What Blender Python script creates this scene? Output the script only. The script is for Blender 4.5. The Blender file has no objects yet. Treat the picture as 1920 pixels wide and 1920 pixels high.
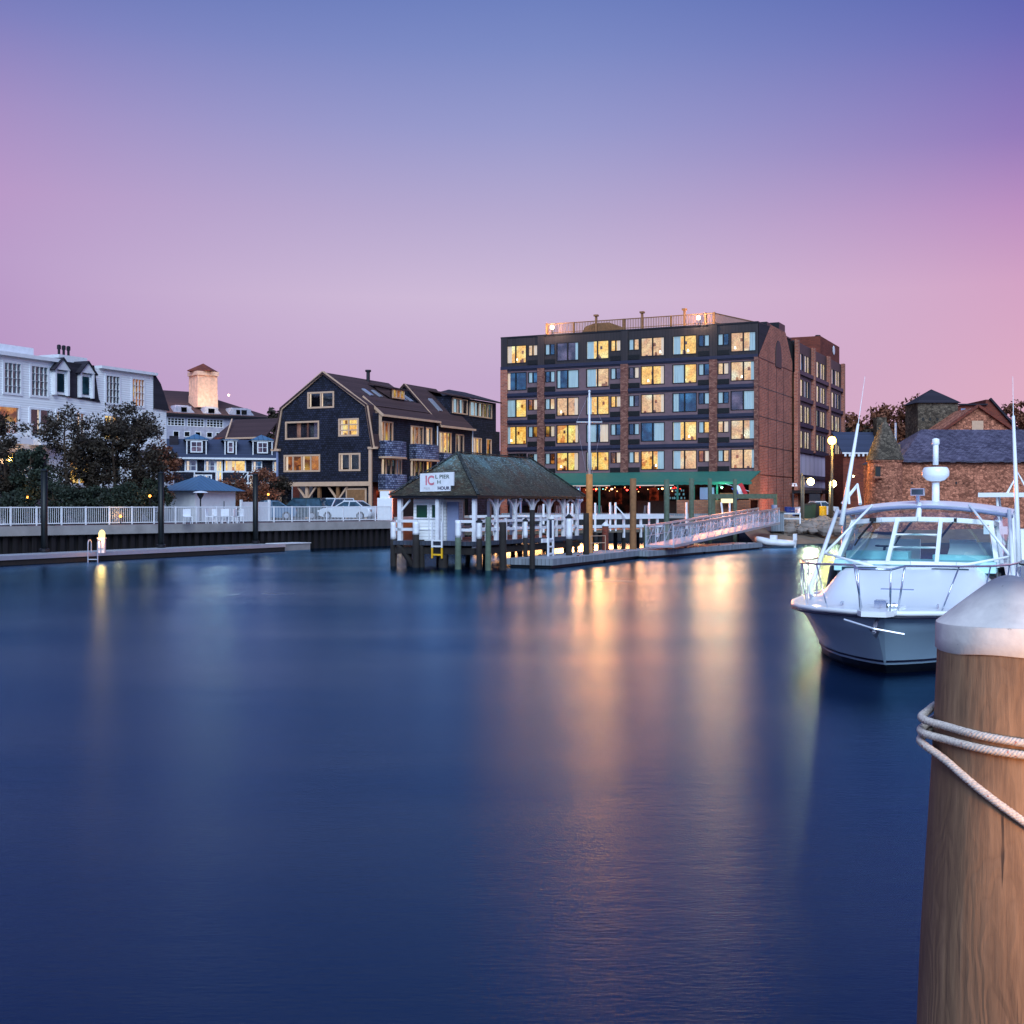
import bpy, math, random
from mathutils import Vector, Matrix
random.seed(11)
C = bpy.context.scene.collection
S = bpy.context.scene
H = 3.0; FP = 2350.0; HY = 945.0

def P(px, py, Y):
    """photo pixel at depth Y -> world point"""
    return Vector(((px-960.0)/FP*Y, Y, H-(py-HY)/FP*Y))
def lin(c):
    c = c/255.0
    return c/12.92 if c <= .04045 else ((c+.055)/1.055)**2.4
def rgb(r, g, b): return (lin(r), lin(g), lin(b), 1.0)

# ------------------------------------------------------------------ materials
MATS = {}
class NT:
    def __init__(s, name):
        s.m = bpy.data.materials.new(name); s.m.use_nodes = True
        s.t = s.m.node_tree; s.n = s.t.nodes; s.n.clear()
        s.out = s.n.new('ShaderNodeOutputMaterial')
    def add(s, typ, **kw):
        nd = s.n.new(typ)
        for k, v in kw.items(): setattr(nd, k, v)
        return nd
    def L(s, a, b): s.t.links.new(a, b)
    def coord(s, kind='Object', scale=(1,1,1), rot=(0,0,0)):
        tc = s.add('ShaderNodeTexCoord'); mp = s.add('ShaderNodeMapping')
        mp.inputs['Scale'].default_value = scale; mp.inputs['Rotation'].default_value = rot
        s.L(tc.outputs[kind], mp.inputs['Vector']); return mp.outputs['Vector']
    def noise(s, vec, scale, detail=4, rough=.55):
        n = s.add('ShaderNodeTexNoise'); n.inputs['Scale'].default_value = scale
        n.inputs['Detail'].default_value = detail; n.inputs['Roughness'].default_value = rough
        if vec is not None: s.L(vec, n.inputs['Vector'])
        return n.outputs['Fac']
    def ramp(s, fac, stops):
        r = s.add('ShaderNodeValToRGB'); e = r.color_ramp.elements
        while len(e) < len(stops): e.new(.5)
        for i, (p, c) in enumerate(stops):
            e[i].position = p; e[i].color = c if len(c) == 4 else (*c, 1)
        s.L(fac, r.inputs['Fac']); return r.outputs['Color']
    def mix(s, fac, a, b, blend='MIX'):
        m = s.add('ShaderNodeMix', data_type='RGBA', blend_type=blend)
        for sock, v in ((m.inputs[0], fac), (m.inputs[6], a), (m.inputs[7], b)):
            if isinstance(v, (int, float)): sock.default_value = v
            elif isinstance(v, tuple): sock.default_value = v
            else: s.L(v, sock)
        return m.outputs[2]
    def math(s, op, a, b=None, clamp=False):
        m = s.add('ShaderNodeMath', operation=op); m.use_clamp = clamp
        for i, v in enumerate((a, b)):
            if v is None: continue
            if isinstance(v, (int, float)): m.inputs[i].default_value = v
            else: s.L(v, m.inputs[i])
        return m.outputs[0]
    def bsdf(s, color, rough=.6, metal=0, bump=None, bstr=.3, bdist=.02, emis=None, estr=0, spec=.5):
        b = s.add('ShaderNodeBsdfPrincipled')
        if isinstance(color, tuple): b.inputs['Base Color'].default_value = color
        else: s.L(color, b.inputs['Base Color'])
        if isinstance(rough, (int, float)): b.inputs['Roughness'].default_value = rough
        else: s.L(rough, b.inputs['Roughness'])
        b.inputs['Metallic'].default_value = metal
        b.inputs['Specular IOR Level'].default_value = spec
        if bump is not None:
            bp = s.add('ShaderNodeBump'); bp.inputs['Strength'].default_value = bstr
            bp.inputs['Distance'].default_value = bdist
            s.L(bump, bp.inputs['Height']); s.L(bp.outputs[0], b.inputs['Normal'])
        if emis is not None:
            if isinstance(emis, tuple): b.inputs['Emission Color'].default_value = emis
            else: s.L(emis, b.inputs['Emission Color'])
            b.inputs['Emission Strength'].default_value = estr
        s.L(b.outputs[0], s.out.inputs['Surface']); return b

def sc_(c, k): return (min(1, c[0]*k), min(1, c[1]*k), min(1, c[2]*k), 1)
def m_plain(name, col, rough=.6, metal=0, var=.25, scale=3, spec=.5, bstr=.15):
    s = NT(name); v = s.coord()
    n = s.noise(v, scale, 5); c = s.ramp(n, [(.25, sc_(col, 1-var)), (.75, sc_(col, 1+var))])
    s.bsdf(c, rough, metal, n, bstr, .01, spec=spec); MATS[name] = s.m; return s.m
def m_brick(name, c1, c2, mortar, bw=.22, bh=.075, msize=.012, rough=.85, dirt=.35):
    s = NT(name); v = s.coord('UV')
    b = s.add('ShaderNodeTexBrick'); s.L(v, b.inputs['Vector'])
    b.inputs['Color1'].default_value = c1; b.inputs['Color2'].default_value = c2
    b.inputs['Mortar'].default_value = mortar; b.inputs['Scale'].default_value = 1
    b.inputs['Mortar Size'].default_value = msize; b.inputs['Brick Width'].default_value = bw
    b.inputs['Row Height'].default_value = bh; b.inputs['Bias'].default_value = 0
    n = s.noise(v, .45, 6, .65)
    dk = s.ramp(n, [(.3, (1-dirt,)*3), (.7, (1.0,)*3)])
    c = s.mix(1.0, b.outputs['Color'], dk, 'MULTIPLY')
    s.bsdf(c, rough, 0, b.outputs['Fac'], -.4, .01, spec=.3); MATS[name] = s.m; return s.m
def m_boards(name, c, pitch=.15, horiz=True, dark=.55, rough=.55, var=.15):
    """lapped boards: a dark shadow line under each board"""
    s = NT(name); v = s.coord('UV')
    sp = s.add('ShaderNodeSeparateXYZ'); s.L(v, sp.inputs[0])
    a = sp.outputs['Y' if horiz else 'X']
    f = s.math('FRACT', s.math('DIVIDE', a, pitch))
    ln = s.ramp(f, [(0, (dark,)*3), (.12, (dark,)*3), (.2, (1,)*3), (1, (.93,)*3)])
    idx = s.math('FLOOR', s.math('DIVIDE', a, pitch))
    w = s.add('ShaderNodeTexWhiteNoise', noise_dimensions='1D'); s.L(idx, w.inputs['W'])
    n = s.noise(s.coord('UV', (.5, 6, 1) if horiz else (6, .5, 1)), 1.0, 5)
    t = s.ramp(s.math('ADD', s.math('MULTIPLY', w.outputs[0], .5), s.math('MULTIPLY', n, .5)), [(.2, sc_(c, 1-var)), (.8, sc_(c, 1+var))])
    s.bsdf(s.mix(1, t, ln, 'MULTIPLY'), rough, 0, f, .3, .01, spec=.35); MATS[name] = s.m; return s.m
def m_stone(name, c1, c2, mortar, scale=2.6, rough=.9):
    s = NT(name); v = s.coord('Object', (1, 1, 1.5))
    vo = s.add('ShaderNodeTexVoronoi'); vo.inputs['Scale'].default_value = scale; s.L(v, vo.inputs['Vector'])
    ve = s.add('ShaderNodeTexVoronoi', feature='DISTANCE_TO_EDGE'); ve.inputs['Scale'].default_value = scale; s.L(v, ve.inputs['Vector'])
    sp = s.add('ShaderNodeSeparateColor'); s.L(vo.outputs['Color'], sp.inputs[0])
    base = s.ramp(sp.outputs[0], [(0, c1), (1, c2)])
    e = s.ramp(ve.outputs['Distance'], [(0, (0, 0, 0)), (.07, (1, 1, 1))])
    n = s.noise(s.coord(), .5, 5)
    c = s.mix(e, mortar, base)
    c = s.mix(1, c, s.ramp(n, [(.3, (.55,)*3), (.7, (1.1,)*3)]), 'MULTIPLY')
    s.bsdf(c, rough, 0, ve.outputs['Distance'], .6, .05, spec=.2); MATS[name] = s.m; return s.m
def m_glass(name, tint=(.9, .95, 1, 1), gl=.12, rough=.03):
    s = NT(name)
    t = s.add('ShaderNodeBsdfTransparent'); t.inputs[0].default_value = tint
    g = s.add('ShaderNodeBsdfGlossy'); g.inputs[0].default_value = (.9, .95, 1, 1); g.inputs['Roughness'].default_value = rough
    lw = s.add('ShaderNodeFresnel'); lw.inputs[0].default_value = 1.5
    n = s.noise(s.coord(), 2.0, 2)
    f = s.math('ADD', lw.outputs[0], s.math('MULTIPLY', n, gl), True)
    m = s.add('ShaderNodeMixShader'); s.L(f, m.inputs[0]); s.L(t.outputs[0], m.inputs[1]); s.L(g.outputs[0], m.inputs[2])
    s.L(m.outputs[0], s.out.inputs['Surface']); MATS[name] = s.m; return s.m
def m_lit(name, top, bot, strength, blot=.5, furn=(.25, .08, .02, 1)):
    """emissive back wall of a room: uneven light put into the colour, darker furniture shapes low down"""
    s = NT(name); v = s.coord('UV'); o = s.coord('Object')
    n = s.noise(o, 1.6, 2, .4)
    c = s.ramp(n, [(.35, top), (.62, bot)])
    vo = s.add('ShaderNodeTexVoronoi', distance='CHEBYCHEV'); vo.inputs['Scale'].default_value = 1.9; s.L(o, vo.inputs['Vector'])
    sp = s.add('ShaderNodeSeparateColor'); s.L(vo.outputs['Color'], sp.inputs[0])
    f = s.ramp(sp.outputs[1], [(.62, (0, 0, 0)), (.66, (blot,)*3)])
    c = s.mix(f, c, furn)
    vl = s.add('ShaderNodeTexVoronoi'); vl.inputs['Scale'].default_value = .62; s.L(o, vl.inputs['Vector'])
    c = s.mix(s.ramp(vl.outputs['Distance'], [(.0, (1, 1, 1)), (.1, (.8, .8, .8)), (.42, (0, 0, 0))]), c, sc_(top, 2.0), 'SCREEN')
    n9 = s.noise(o, 7, 4, .7); c = s.mix(1, c, s.ramp(n9, [(.35, (.55,)*3), (.58, (1.0,)*3)]), 'MULTIPLY')
    e = s.add('ShaderNodeEmission'); s.L(c, e.inputs[0]); e.inputs[1].default_value = strength
    s.L(e.outputs[0], s.out.inputs['Surface']); MATS[name] = s.m; return s.m
def dummy_(): pass
def m_emit(name, col, strength):
    s = NT(name); e = s.add('ShaderNodeEmission'); n = s.noise(s.coord(), 4, 2)
    s.L(s.ramp(n, [(.3, sc_(col, .85)), (.7, col)]), e.inputs[0]); e.inputs[1].default_value = strength
    s.L(e.outputs[0], s.out.inputs['Surface']); MATS[name] = s.m; return s.m

# ------------------------------------------------------------------ mesh builder
class MB:
    def __init__(s, M=None):
        s.v = []; s.l = []; s.f = []; s.M = M or Matrix.Identity(4)
    def p(s, co):
        co = Vector(co); s.l.append(co); s.v.append(s.M @ co); return len(s.v)-1
    def poly(s, pts): s.f.append([s.p(q) for q in pts]); return s
    def grid(s, rows, closed=False):
        idx = [[s.p(q) for q in r] for r in rows]
        for a, b in zip(idx, idx[1:]):
            n = len(a)
            for i in range(n if closed else n-1):
                j = (i+1) % n; s.f.append([a[i], a[j], b[j], b[i]])
        return s
    def box(s, x0, x1, y0, y1, z0, z1):
        if x0 > x1: x0, x1 = x1, x0
        if y0 > y1: y0, y1 = y1, y0
        if z0 > z1: z0, z1 = z1, z0
        q = [(x0,y0,z0),(x1,y0,z0),(x1,y1,z0),(x0,y1,z0),(x0,y0,z1),(x1,y0,z1),(x1,y1,z1),(x0,y1,z1)]
        for f in ((0,3,2,1),(4,5,6,7),(0,1,5,4),(1,2,6,5),(2,3,7,6),(3,0,4,7)): s.poly([q[i] for i in f])
        return s
    def bar(s, a, b, w=.05, h=None):
        h = h or w; a = Vector(a); b = Vector(b); d = (b-a)
        if d.length < 1e-6: return s
        d.normalize(); up = Vector((0,0,1)) if abs(d.z) < .95 else Vector((1,0,0))
        x = d.cross(up).normalized(); y = x.cross(d).normalized()
        c = [(-w/2,-h/2),(w/2,-h/2),(w/2,h/2),(-w/2,h/2)]
        A = [a+x*i+y*j for i,j in c]; B = [b+x*i+y*j for i,j in c]
        for i in range(4):
            j = (i+1)%4; s.poly([A[i],A[j],B[j],B[i]])
        s.poly(A[::-1]); s.poly(B); return s
    def tube(s, pts, r, n=8, caps=True):
        pts = [Vector(q) for q in pts]; rr = r if isinstance(r, (list, tuple)) else [r]*len(pts)
        rows = []; x = None
        for i, q in enumerate(pts):
            d = (pts[min(i+1,len(pts)-1)]-pts[max(i-1,0)]).normalized()
            if x is None:
                up = Vector((0,0,1)) if abs(d.z) < .9 else Vector((1,0,0)); x = d.cross(up).normalized()
            else: x = (x-d*x.dot(d)).normalized()
            y = d.cross(x)
            rows.append([q+(x*math.cos(2*math.pi*k/n)+y*math.sin(2*math.pi*k/n))*rr[i] for k in range(n)])
        base = len(s.v); s.grid(rows, True)
        if caps:
            s.f.append([base+k for k in range(n)][::-1]); e = base+(len(rows)-1)*n; s.f.append([e+k for k in range(n)])
        return s
    def lathe(s, prof, c=(0,0,0), n=16):
        c = Vector(c)
        s.grid([[c+Vector((r*math.cos(2*math.pi*k/n), r*math.sin(2*math.pi*k/n), z)) for k in range(n)] for r, z in prof], True)
        return s
    def ball(s, c, r, n=10, sz=1):
        return s.lathe([(max(.001, r*math.sin(math.pi*i/(n//2+2))), -r*sz*math.cos(math.pi*i/(n//2+2))) for i in range(n//2+3)], c, n)
    def prism(s, poly, y0, y1):
        """(x,z) outline pushed along y"""
        a = [(x,y0,z) for x,z in poly]; b = [(x,y1,z) for x,z in poly]
        s.poly(a); s.poly(b[::-1])
        for i in range(len(poly)):
            j = (i+1)%len(poly); s.poly([a[j],a[i],b[i],b[j]])
        return s
    def slab(s, poly, z0, z1):
        a = [(x,y,z0) for x,y in poly]; b = [(x,y,z1) for x,y in poly]
        s.poly(a[::-1]); s.poly(b)
        for i in range(len(poly)):
            j = (i+1)%len(poly); s.poly([a[i],a[j],b[j],b[i]])
        return s
    def wall(s, x0, x1, z0, z1, holes=(), y=0, th=.3, left=None, right=None):
        """wall with real openings; left/right: x of the outline as a function of z"""
        zs = {z0, z1}
        for h in holes: zs |= {h[2], h[3]}
        for fn in (left, right):
            if fn: zs |= {k for k in fn[1] if z0 < k < z1}
        zs = sorted(zs); lf = left[0] if left else (lambda z: x0); rf = right[0] if right else (lambda z: x1)
        for a, b in zip(zs, zs[1:]):
            m = (a+b)/2
            hs = sorted(h[:2] for h in holes if h[2] < m < h[3])
            edges = [(lf(a+1e-5), lf(b-1e-5))]
            for h in hs: edges += [(h[0],)*2, (h[1],)*2]
            edges.append((rf(a+1e-5), rf(b-1e-5)))
            for i in range(0, len(edges), 2):
                (la, lb), (ra, rb) = edges[i], edges[i+1]
                if abs(lb-rb) < 1e-3: s.poly([(la,y,a),(ra,y,a),(rb,y,b)])
                else: s.poly([(la,y,a),(ra,y,a),(rb,y,b),(lb,y,b)])
        for h in holes:
            a, b, c, d = h; Y = y+th
            s.poly([(a,y,c),(a,Y,c),(a,Y,d),(a,y,d)]); s.poly([(b,y,c),(b,y,d),(b,Y,d),(b,Y,c)])
            s.poly([(a,y,c),(b,y,c),(b,Y,c),(a,Y,c)]); s.poly([(a,y,d),(a,Y,d),(b,Y,d),(b,y,d)])
        return s
    def build(s, name, mat, parent=None, smooth=False, label=None):
        me = bpy.data.meshes.new(name)
        off = Vector((0,0,0)); q = parent
        while q is not None: off += q.location; q = q.parent
        me.from_pydata([v-off for v in s.v], [], s.f)
        if smooth:
            me.polygons.foreach_set('use_smooth', [True]*len(me.polygons))
        uv = me.uv_layers.new(name='UVMap')
        Z = Vector((0,0,1)); data = []
        for f in s.f:
            a, b, c = s.l[f[0]], s.l[f[1]], s.l[f[2]]
            n = (b-a).cross(c-a)
            if n.length < 1e-9 and len(f) > 3: n = (c-a).cross(s.l[f[3]]-a)
            n = n.normalized() if n.length > 1e-12 else Z
            if abs(n.z) > .999: t = Vector((1,0,0)); bt = Vector((0,1,0))
            else: t = Z.cross(n).normalized(); bt = n.cross(t)
            if t.x+t.y*.01 < 0: t = -t
            if bt.z < 0: bt = -bt
            for i in f: data += [s.l[i].dot(t), s.l[i].dot(bt)]
        uv.data.foreach_set('uv', data)
        me.materials.append(mat if not isinstance(mat, str) else MATS[mat])
        o = bpy.data.objects.new(name, me); C.objects.link(o)
        if parent is not None: o.parent = parent
        if label: o['label'] = label
        return o

def frame(ox, oy, dx, dy, oz=0):
    l = math.hypot(dx, dy); dx /= l; dy /= l
    return Matrix(((dx,-dy,0,ox),(dy,dx,0,oy),(0,0,1,oz),(0,0,0,1)))
def tag(o, label, cat=None, group=None, kind=None):
    if label: o['label'] = label
    if cat: o['category'] = cat
    if group: o['group'] = group
    if kind: o['kind'] = kind
    return o
def thing(name, label, cat, loc=(0,0,0), group=None):
    o = bpy.data.objects.new(name, None); C.objects.link(o); o.location = loc
    o.empty_display_size = .3
    return tag(o, label, cat, group)
def copy_thing(src, loc, label, rotz=0, group=None):
    r = src.copy(); C.objects.link(r); r.location = loc; r.rotation_euler = (0,0,rotz); r['label'] = label
    if group: r['group'] = group
    for ch in [o for o in bpy.data.objects if o.parent == src]:
        c = ch.copy(); C.objects.link(c); c.parent = r
        for g in [o for o in bpy.data.objects if o.parent == ch]:
            d = g.copy(); C.objects.link(d); d.parent = c
    return r
def struct(mb, name, mat, smooth=False):
    return tag(mb.build(name, mat, None, smooth), None, None, None, 'structure')
def lamp(parent, loc, col, power, r=.15, name='light'):
    d = bpy.data.lights.new(name, 'POINT'); d.color = col[:3]; d.energy = power; d.shadow_soft_size = r
    o = bpy.data.objects.new(name, d); C.objects.link(o)
    off = Vector((0,0,0)); q = parent
    while q is not None: off += q.location; q = q.parent
    o.location = Vector(loc)-off; o.parent = parent; return o

# ------------------------------------------------------------------ palette
m_brick('hotel_brick', rgb(198,112,86), rgb(148,76,60), rgb(182,146,132), .42, .14, .02)
m_brick('quoin_brick', rgb(158,112,98), rgb(100,58,52), rgb(96,66,62), .24, .12, .012, dirt=.1)
m_brick('low_brick', rgb(178,120,92), rgb(150,92,70), rgb(120,95,85), .4, .13, .02)
m_plain('mauve_panel', rgb(114,90,96), .7, var=.15)
m_boards('mauve_board', rgb(200,186,206), 2.0, False, .7, .7, .08)
m_plain('navy_trim', rgb(34,36,60), .5)
m_boards('dark_seam', rgb(54,48,50), .3, False, .6, .5)
m_plain('dark_metal', rgb(28,28,34), .45, .3)
m_plain('black', rgb(12,12,16), .6)
m_plain('dark_core', rgb(14,12,16), .9)
m_boards('clapboard_white', rgb(246,248,250), .16, True, .62, .5, .05)
m_plain('white_trim', rgb(222,224,230), .45, var=.08)
m_plain('cupola_paint', rgb(226,180,156), .6)
m_plain('grey_white', rgb(158,158,176), .6)
m_plain('white_paint', rgb(226,228,234), .4, var=.1)
m_plain('cream_trim', rgb(202,166,138), .55, var=.1)
m_boards('roof_brown', rgb(72,52,54), .2, True, .75, .9, .25)
m_boards('roof_dark', rgb(46,42,52), .2, True, .75, .9, .25)
m_boards('roof_blue', rgb(58,66,90), .2, True, .75, .8, .2)
m_brick('shingle_dark', rgb(54,58,82), rgb(28,30,46), rgb(8,8,14), .24, .17, .022, .85, .55)
m_brick('shingle_blue', rgb(160,170,204), rgb(80,88,124), rgb(20,20,36), .26, .17, .022, .85, .35)
m_brick('slate', rgb(120,114,136), rgb(74,68,88), rgb(36,32,42), .3, .2, .012, .6, .5)
m_brick('shingle_pier', rgb(78,84,82), rgb(44,46,46), rgb(22,22,24), .2, .16, .014, .8, .3)
m_stone('stone_red', rgb(228,150,120), rgb(140,86,68), rgb(80,54,46), 4.2)
m_stone('stone_grey', rgb(124,112,98), rgb(74,66,58), rgb(40,36,34), 3.6)
m_brick('brick_red', rgb(150,72,54), rgb(110,50,42), rgb(110,70,60), .4, .13, .02)
m_boards('metal_roof', rgb(78,112,142), .42, False, .5, .4, .05)
m_plain('asphalt', rgb(62,60,64), .9)
m_plain('concrete', rgb(150,146,146), .85, var=.2, scale=1.2)
m_boards('sheet_pile', rgb(26,22,24), .5, False, .4, .7, .3)
m_boards('dock_planks', rgb(156,160,168), .16, False, .5, .7, .15)
m_boards('dock_wood', rgb(134,142,152), .2, False, .5, .8, .2)
m_boards('dock_wood_dark', rgb(62,68,82), .2, False, .5, .8, .2)
m_plain('wood_grey', rgb(104,96,84), .85, var=.3, scale=6)
m_plain('wood_green', rgb(86,100,84), .85, var=.3, scale=5)
m_plain('wood_brown', rgb(136,96,62), .8, var=.3, scale=5)
m_plain('wood_dark', rgb(34,28,26), .85, var=.4, scale=5)
m_plain('steel_pile', rgb(12,18,20), .5, .2)
m_plain('aluminium', rgb(196,200,212), .35, .6, var=.06)
m_plain('awning_green', rgb(36,104,92), .7, var=.12)
m_plain('rock', rgb(128,118,112), .9, var=.35, scale=1.5)
m_plain('sand', rgb(120,104,90), .95, var=.25, scale=1.2)
m_plain('leaf_dark', rgb(46,36,24), .7, var=.5, scale=.8)
m_plain('leaf_green', rgb(32,44,30), .7, var=.5, scale=.8)
m_plain('leaf_rust', rgb(112,66,44), .75, var=.5, scale=.6)
m_plain('bark', rgb(74,58,46), .9, var=.3, scale=4)
m_plain('green_door', rgb(12,60,34), .3)
m_plain('grey_blue', rgb(128,138,172), .6, var=.08)
m_plain('yellow_paint', rgb(232,178,30), .5)
m_plain('blue_plastic', rgb(30,50,120), .4)
m_plain('bin_green', rgb(24,50,36), .5)
m_plain('rubber', rgb(18,18,20), .8)
m_glass('window_glass')
m_lit('lit_yellow', rgb(255,214,118), rgb(250,186,86), 1.45, .35, rgb(222,140,50))
m_lit('lit_peach', rgb(255,212,152), rgb(240,184,130), 1.2, .35, rgb(190,130,96))
m_lit('lit_orange', rgb(255,180,84), rgb(252,212,124), 1.4, .6, rgb(190,70,30))
m_lit('lit_amber', rgb(240,150,60), rgb(170,90,40), .8, .8, rgb(60,26,16))
m_lit('lit_dim', rgb(118,104,132), rgb(80,78,112), .6, .5, rgb(50,50,80))
m_lit('unlit_blue_glow', rgb(44,96,140), rgb(30,62,104), .9, .4, rgb(26,40,70))  # rooms without lamps: a weak glow is put into their colour
m_lit('unlit_dark_glow', rgb(30,34,44), rgb(18,20,28), .4, .5, rgb(10,12,16))
m_lit('garage_glow', rgb(200,160,70), rgb(130,100,44), .7, .6, rgb(60,44,24))
m_lit('lit_wing', rgb(255,222,150), rgb(230,200,190), 1.5, .3, rgb(150,120,110))
m_emit_l = []
m_lit('red_glow', rgb(150,54,34), rgb(50,18,14), .6, .7, rgb(20,8,8))
m_lit('bar_glow', rgb(52,24,20), rgb(14,12,14), .5, .6, rgb(8,8,10))
def m_curtain(name, col, e):  # room light on the cloth is put into its emission
    s = NT(name); v = s.coord('Object', (9, 9, .3)); n = s.noise(v, 1.2, 3)
    c = s.ramp(n, [(.3, sc_(col, .72)), (.7, col)])
    s.bsdf(c, .9, 0, emis=c, estr=e); MATS[name] = s.m
m_curtain('curtain_blue', rgb(186,216,224), .55)
m_curtain('curtain_warm', rgb(242,216,186), .8)
# ------------------------------------------------------------------ world
W = bpy.data.worlds.new('World'); S.world = W; W.use_nodes = True
nt = W.node_tree; nt.nodes.clear()
class WT(NT):
    def __init__(s): s.t = nt; s.n = nt.nodes; s.out = s.n.new('ShaderNodeOutputWorld')
w = WT()
tc = w.add('ShaderNodeTexCoord'); sp = w.add('ShaderNodeSeparateXYZ'); w.L(tc.outputs['Generated'], sp.inputs[0])
hx = w.math('SQRT', w.math('ADD', w.math('POWER', sp.outputs[0], 2), w.math('POWER', sp.outputs[1], 2)))
elev = w.math('DIVIDE', sp.outputs[2], w.math('MAXIMUM', hx, .02))          # tan of the elevation
e2 = w.math('DIVIDE', w.math('MAXIMUM', elev, 0), 1.2, True)
def st(lst): return [((945-y)/FP/1.2, rgb(*c)) for y, c in lst]
mid = w.ramp(e2, st([(945,(212,174,210)),(720,(202,174,214)),(560,(212,190,222)),(400,(186,172,214)),(240,(154,156,210)),(90,(126,140,202)),(0,(112,130,196)),(-700,(84,116,188))]))
lef = w.ramp(e2, st([(945,(192,140,194)),(720,(188,152,202)),(520,(192,160,208)),(400,(190,156,206)),(250,(168,146,202)),(90,(130,130,196)),(0,(110,120,188)),(-700,(84,108,184))]))
rig = w.ramp(e2, st([(945,(226,178,200)),(740,(226,174,202)),(560,(216,164,202)),(430,(192,144,198)),(300,(150,122,192)),(120,(108,106,186)),(0,(82,94,178)),(-700,(76,96,176))]))
az = w.math('DIVIDE', sp.outputs[0], w.math('MAXIMUM', w.math('ABSOLUTE', sp.outputs[1]), .05))
fr = w.math('POWER', w.math('MULTIPLY', w.math('MAXIMUM', w.math('SUBTRACT', az, .02), 0), 2.55, True), 1.3)
fl = w.math('POWER', w.math('MULTIPLY', w.math('MAXIMUM', w.math('MULTIPLY', w.math('ADD', az, .02), -1), 0), 2.55, True), 1.7)
col = w.mix(fr, mid, rig); col = w.mix(fl, col, lef)
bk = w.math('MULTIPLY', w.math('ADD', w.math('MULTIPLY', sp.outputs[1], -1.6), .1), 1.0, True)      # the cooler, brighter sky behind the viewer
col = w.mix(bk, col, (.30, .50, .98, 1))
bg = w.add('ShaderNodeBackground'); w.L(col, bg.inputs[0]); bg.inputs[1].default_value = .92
sky = w.add('ShaderNodeTexSky', sky_type='NISHITA'); sky.sun_disc = False
SUN_EL, SUN_ROT = math.radians(38), math.radians(205)
sky.sun_elevation = math.radians(2); sky.sun_rotation = SUN_ROT
b2 = w.add('ShaderNodeBackground'); w.L(sky.outputs[0], b2.inputs[0]); b2.inputs[1].default_value = .012
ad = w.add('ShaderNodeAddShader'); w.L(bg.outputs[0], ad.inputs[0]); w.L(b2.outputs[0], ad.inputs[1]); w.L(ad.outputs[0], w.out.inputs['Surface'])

sd = bpy.data.lights.new('soft_sky_light', 'SUN'); sd.energy = 3.1; sd.angle = math.radians(40); sd.color = (.72, .87, 1.0)
so = bpy.data.objects.new('soft_sky_light', sd); C.objects.link(so)
# light travels from behind-left of the viewer, high up
dirv = Vector((-.04, .82, -.62)); so.rotation_euler = dirv.to_track_quat('-Z', 'Y').to_euler()

cd = bpy.data.cameras.new('camera'); cam = bpy.data.objects.new('camera', cd); C.objects.link(cam)
cam.location = (0, 0, H); cam.rotation_euler = (math.pi/2, 0, 0)
cd.sensor_width = 36; cd.lens = 36*FP/1920; cd.shift_y = -15/1920; cd.clip_end = 6000; cd.clip_start = .05
S.camera = cam
S.view_settings.view_transform = 'Standard'; S.view_settings.look = 'None'; S.view_settings.exposure = 0
S.cycles.use_denoising = True; S.cycles.max_bounces = 8; S.cycles.transparent_max_bounces = 12
S.cycles.sample_clamp_indirect = 6; S.cycles.caustics_reflective = False; S.cycles.caustics_refractive = False

# ------------------------------------------------------------------ water
s = NT('water'); v = s.coord('Object', (1, 1, 1))
g = s.add('ShaderNodeBsdfGlossy'); g.distribution = 'BECKMANN'; g.inputs['Roughness'].default_value = .29
d = s.add('ShaderNodeBsdfDiffuse'); d.inputs[0].default_value = rgb(4, 14, 36)
n1 = s.noise(s.coord('Object', (.7, 2.2, 1)), 1.5, 6, .6); n2 = s.noise(s.coord('Object', (.06, .16, 1)), 1.0, 4, .55)
n3 = s.noise(s.coord('Object', (4.0, 14.0, 1)), 1.8, 4, .65)
g.inputs[0].default_value = (.40, .56, .95, 1)
tint = s.ramp(n2, [(.3, (.24, .53, .90)), (.7, (.44, .74, 1.0))]); s.L(tint, g.inputs[0])
hb = s.math('ADD', s.math('MULTIPLY', n1, .45), s.math('MULTIPLY', n3, .35))
bp = s.add('ShaderNodeBump'); bp.inputs['Strength'].default_value = .32; bp.inputs['Distance'].default_value = .05
s.L(s.math('ADD', .205, s.math('MULTIPLY', n2, .10)), g.inputs['Roughness']); s.L(hb, bp.inputs['Height']); s.L(bp.outputs[0], g.inputs['Normal'])
fz = s.add('ShaderNodeFresnel'); fz.inputs[0].default_value = 1.33
fac = s.math('ADD', s.math('MULTIPLY', fz.outputs[0], .94), .07, True)
m = s.add('ShaderNodeMixShader'); s.L(fac, m.inputs[0]); s.L(d.outputs[0], m.inputs[1]); s.L(g.outputs[0], m.inputs[2])
s.L(m.outputs[0], s.out.inputs['Surface']); WATER = s.m
mb = MB(); mb.poly([(-400,-60,0),(400,-60,0),(400,140,0),(-400,140,0)])
struct(mb, 'water', WATER)

# ------------------------------------------------------------------ land
GZ = 1.8
shore = [(-400,-60),(-62,22),(-27.8,68.1),(-8.62,90.1),(-6.5,104),(18.5,101)]
land = shore+[(24,104),(31,106),(60,104),(400,100)]
mb = MB(); mb.poly([(x,y,GZ) for x,y in land]+[(400,160,GZ),(-400,160,GZ)])
mb.poly([(-400,160,GZ),(400,160,GZ),(3000,3000,GZ),(-3000,3000,GZ)])
struct(mb, 'ground', 'asphalt')
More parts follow.
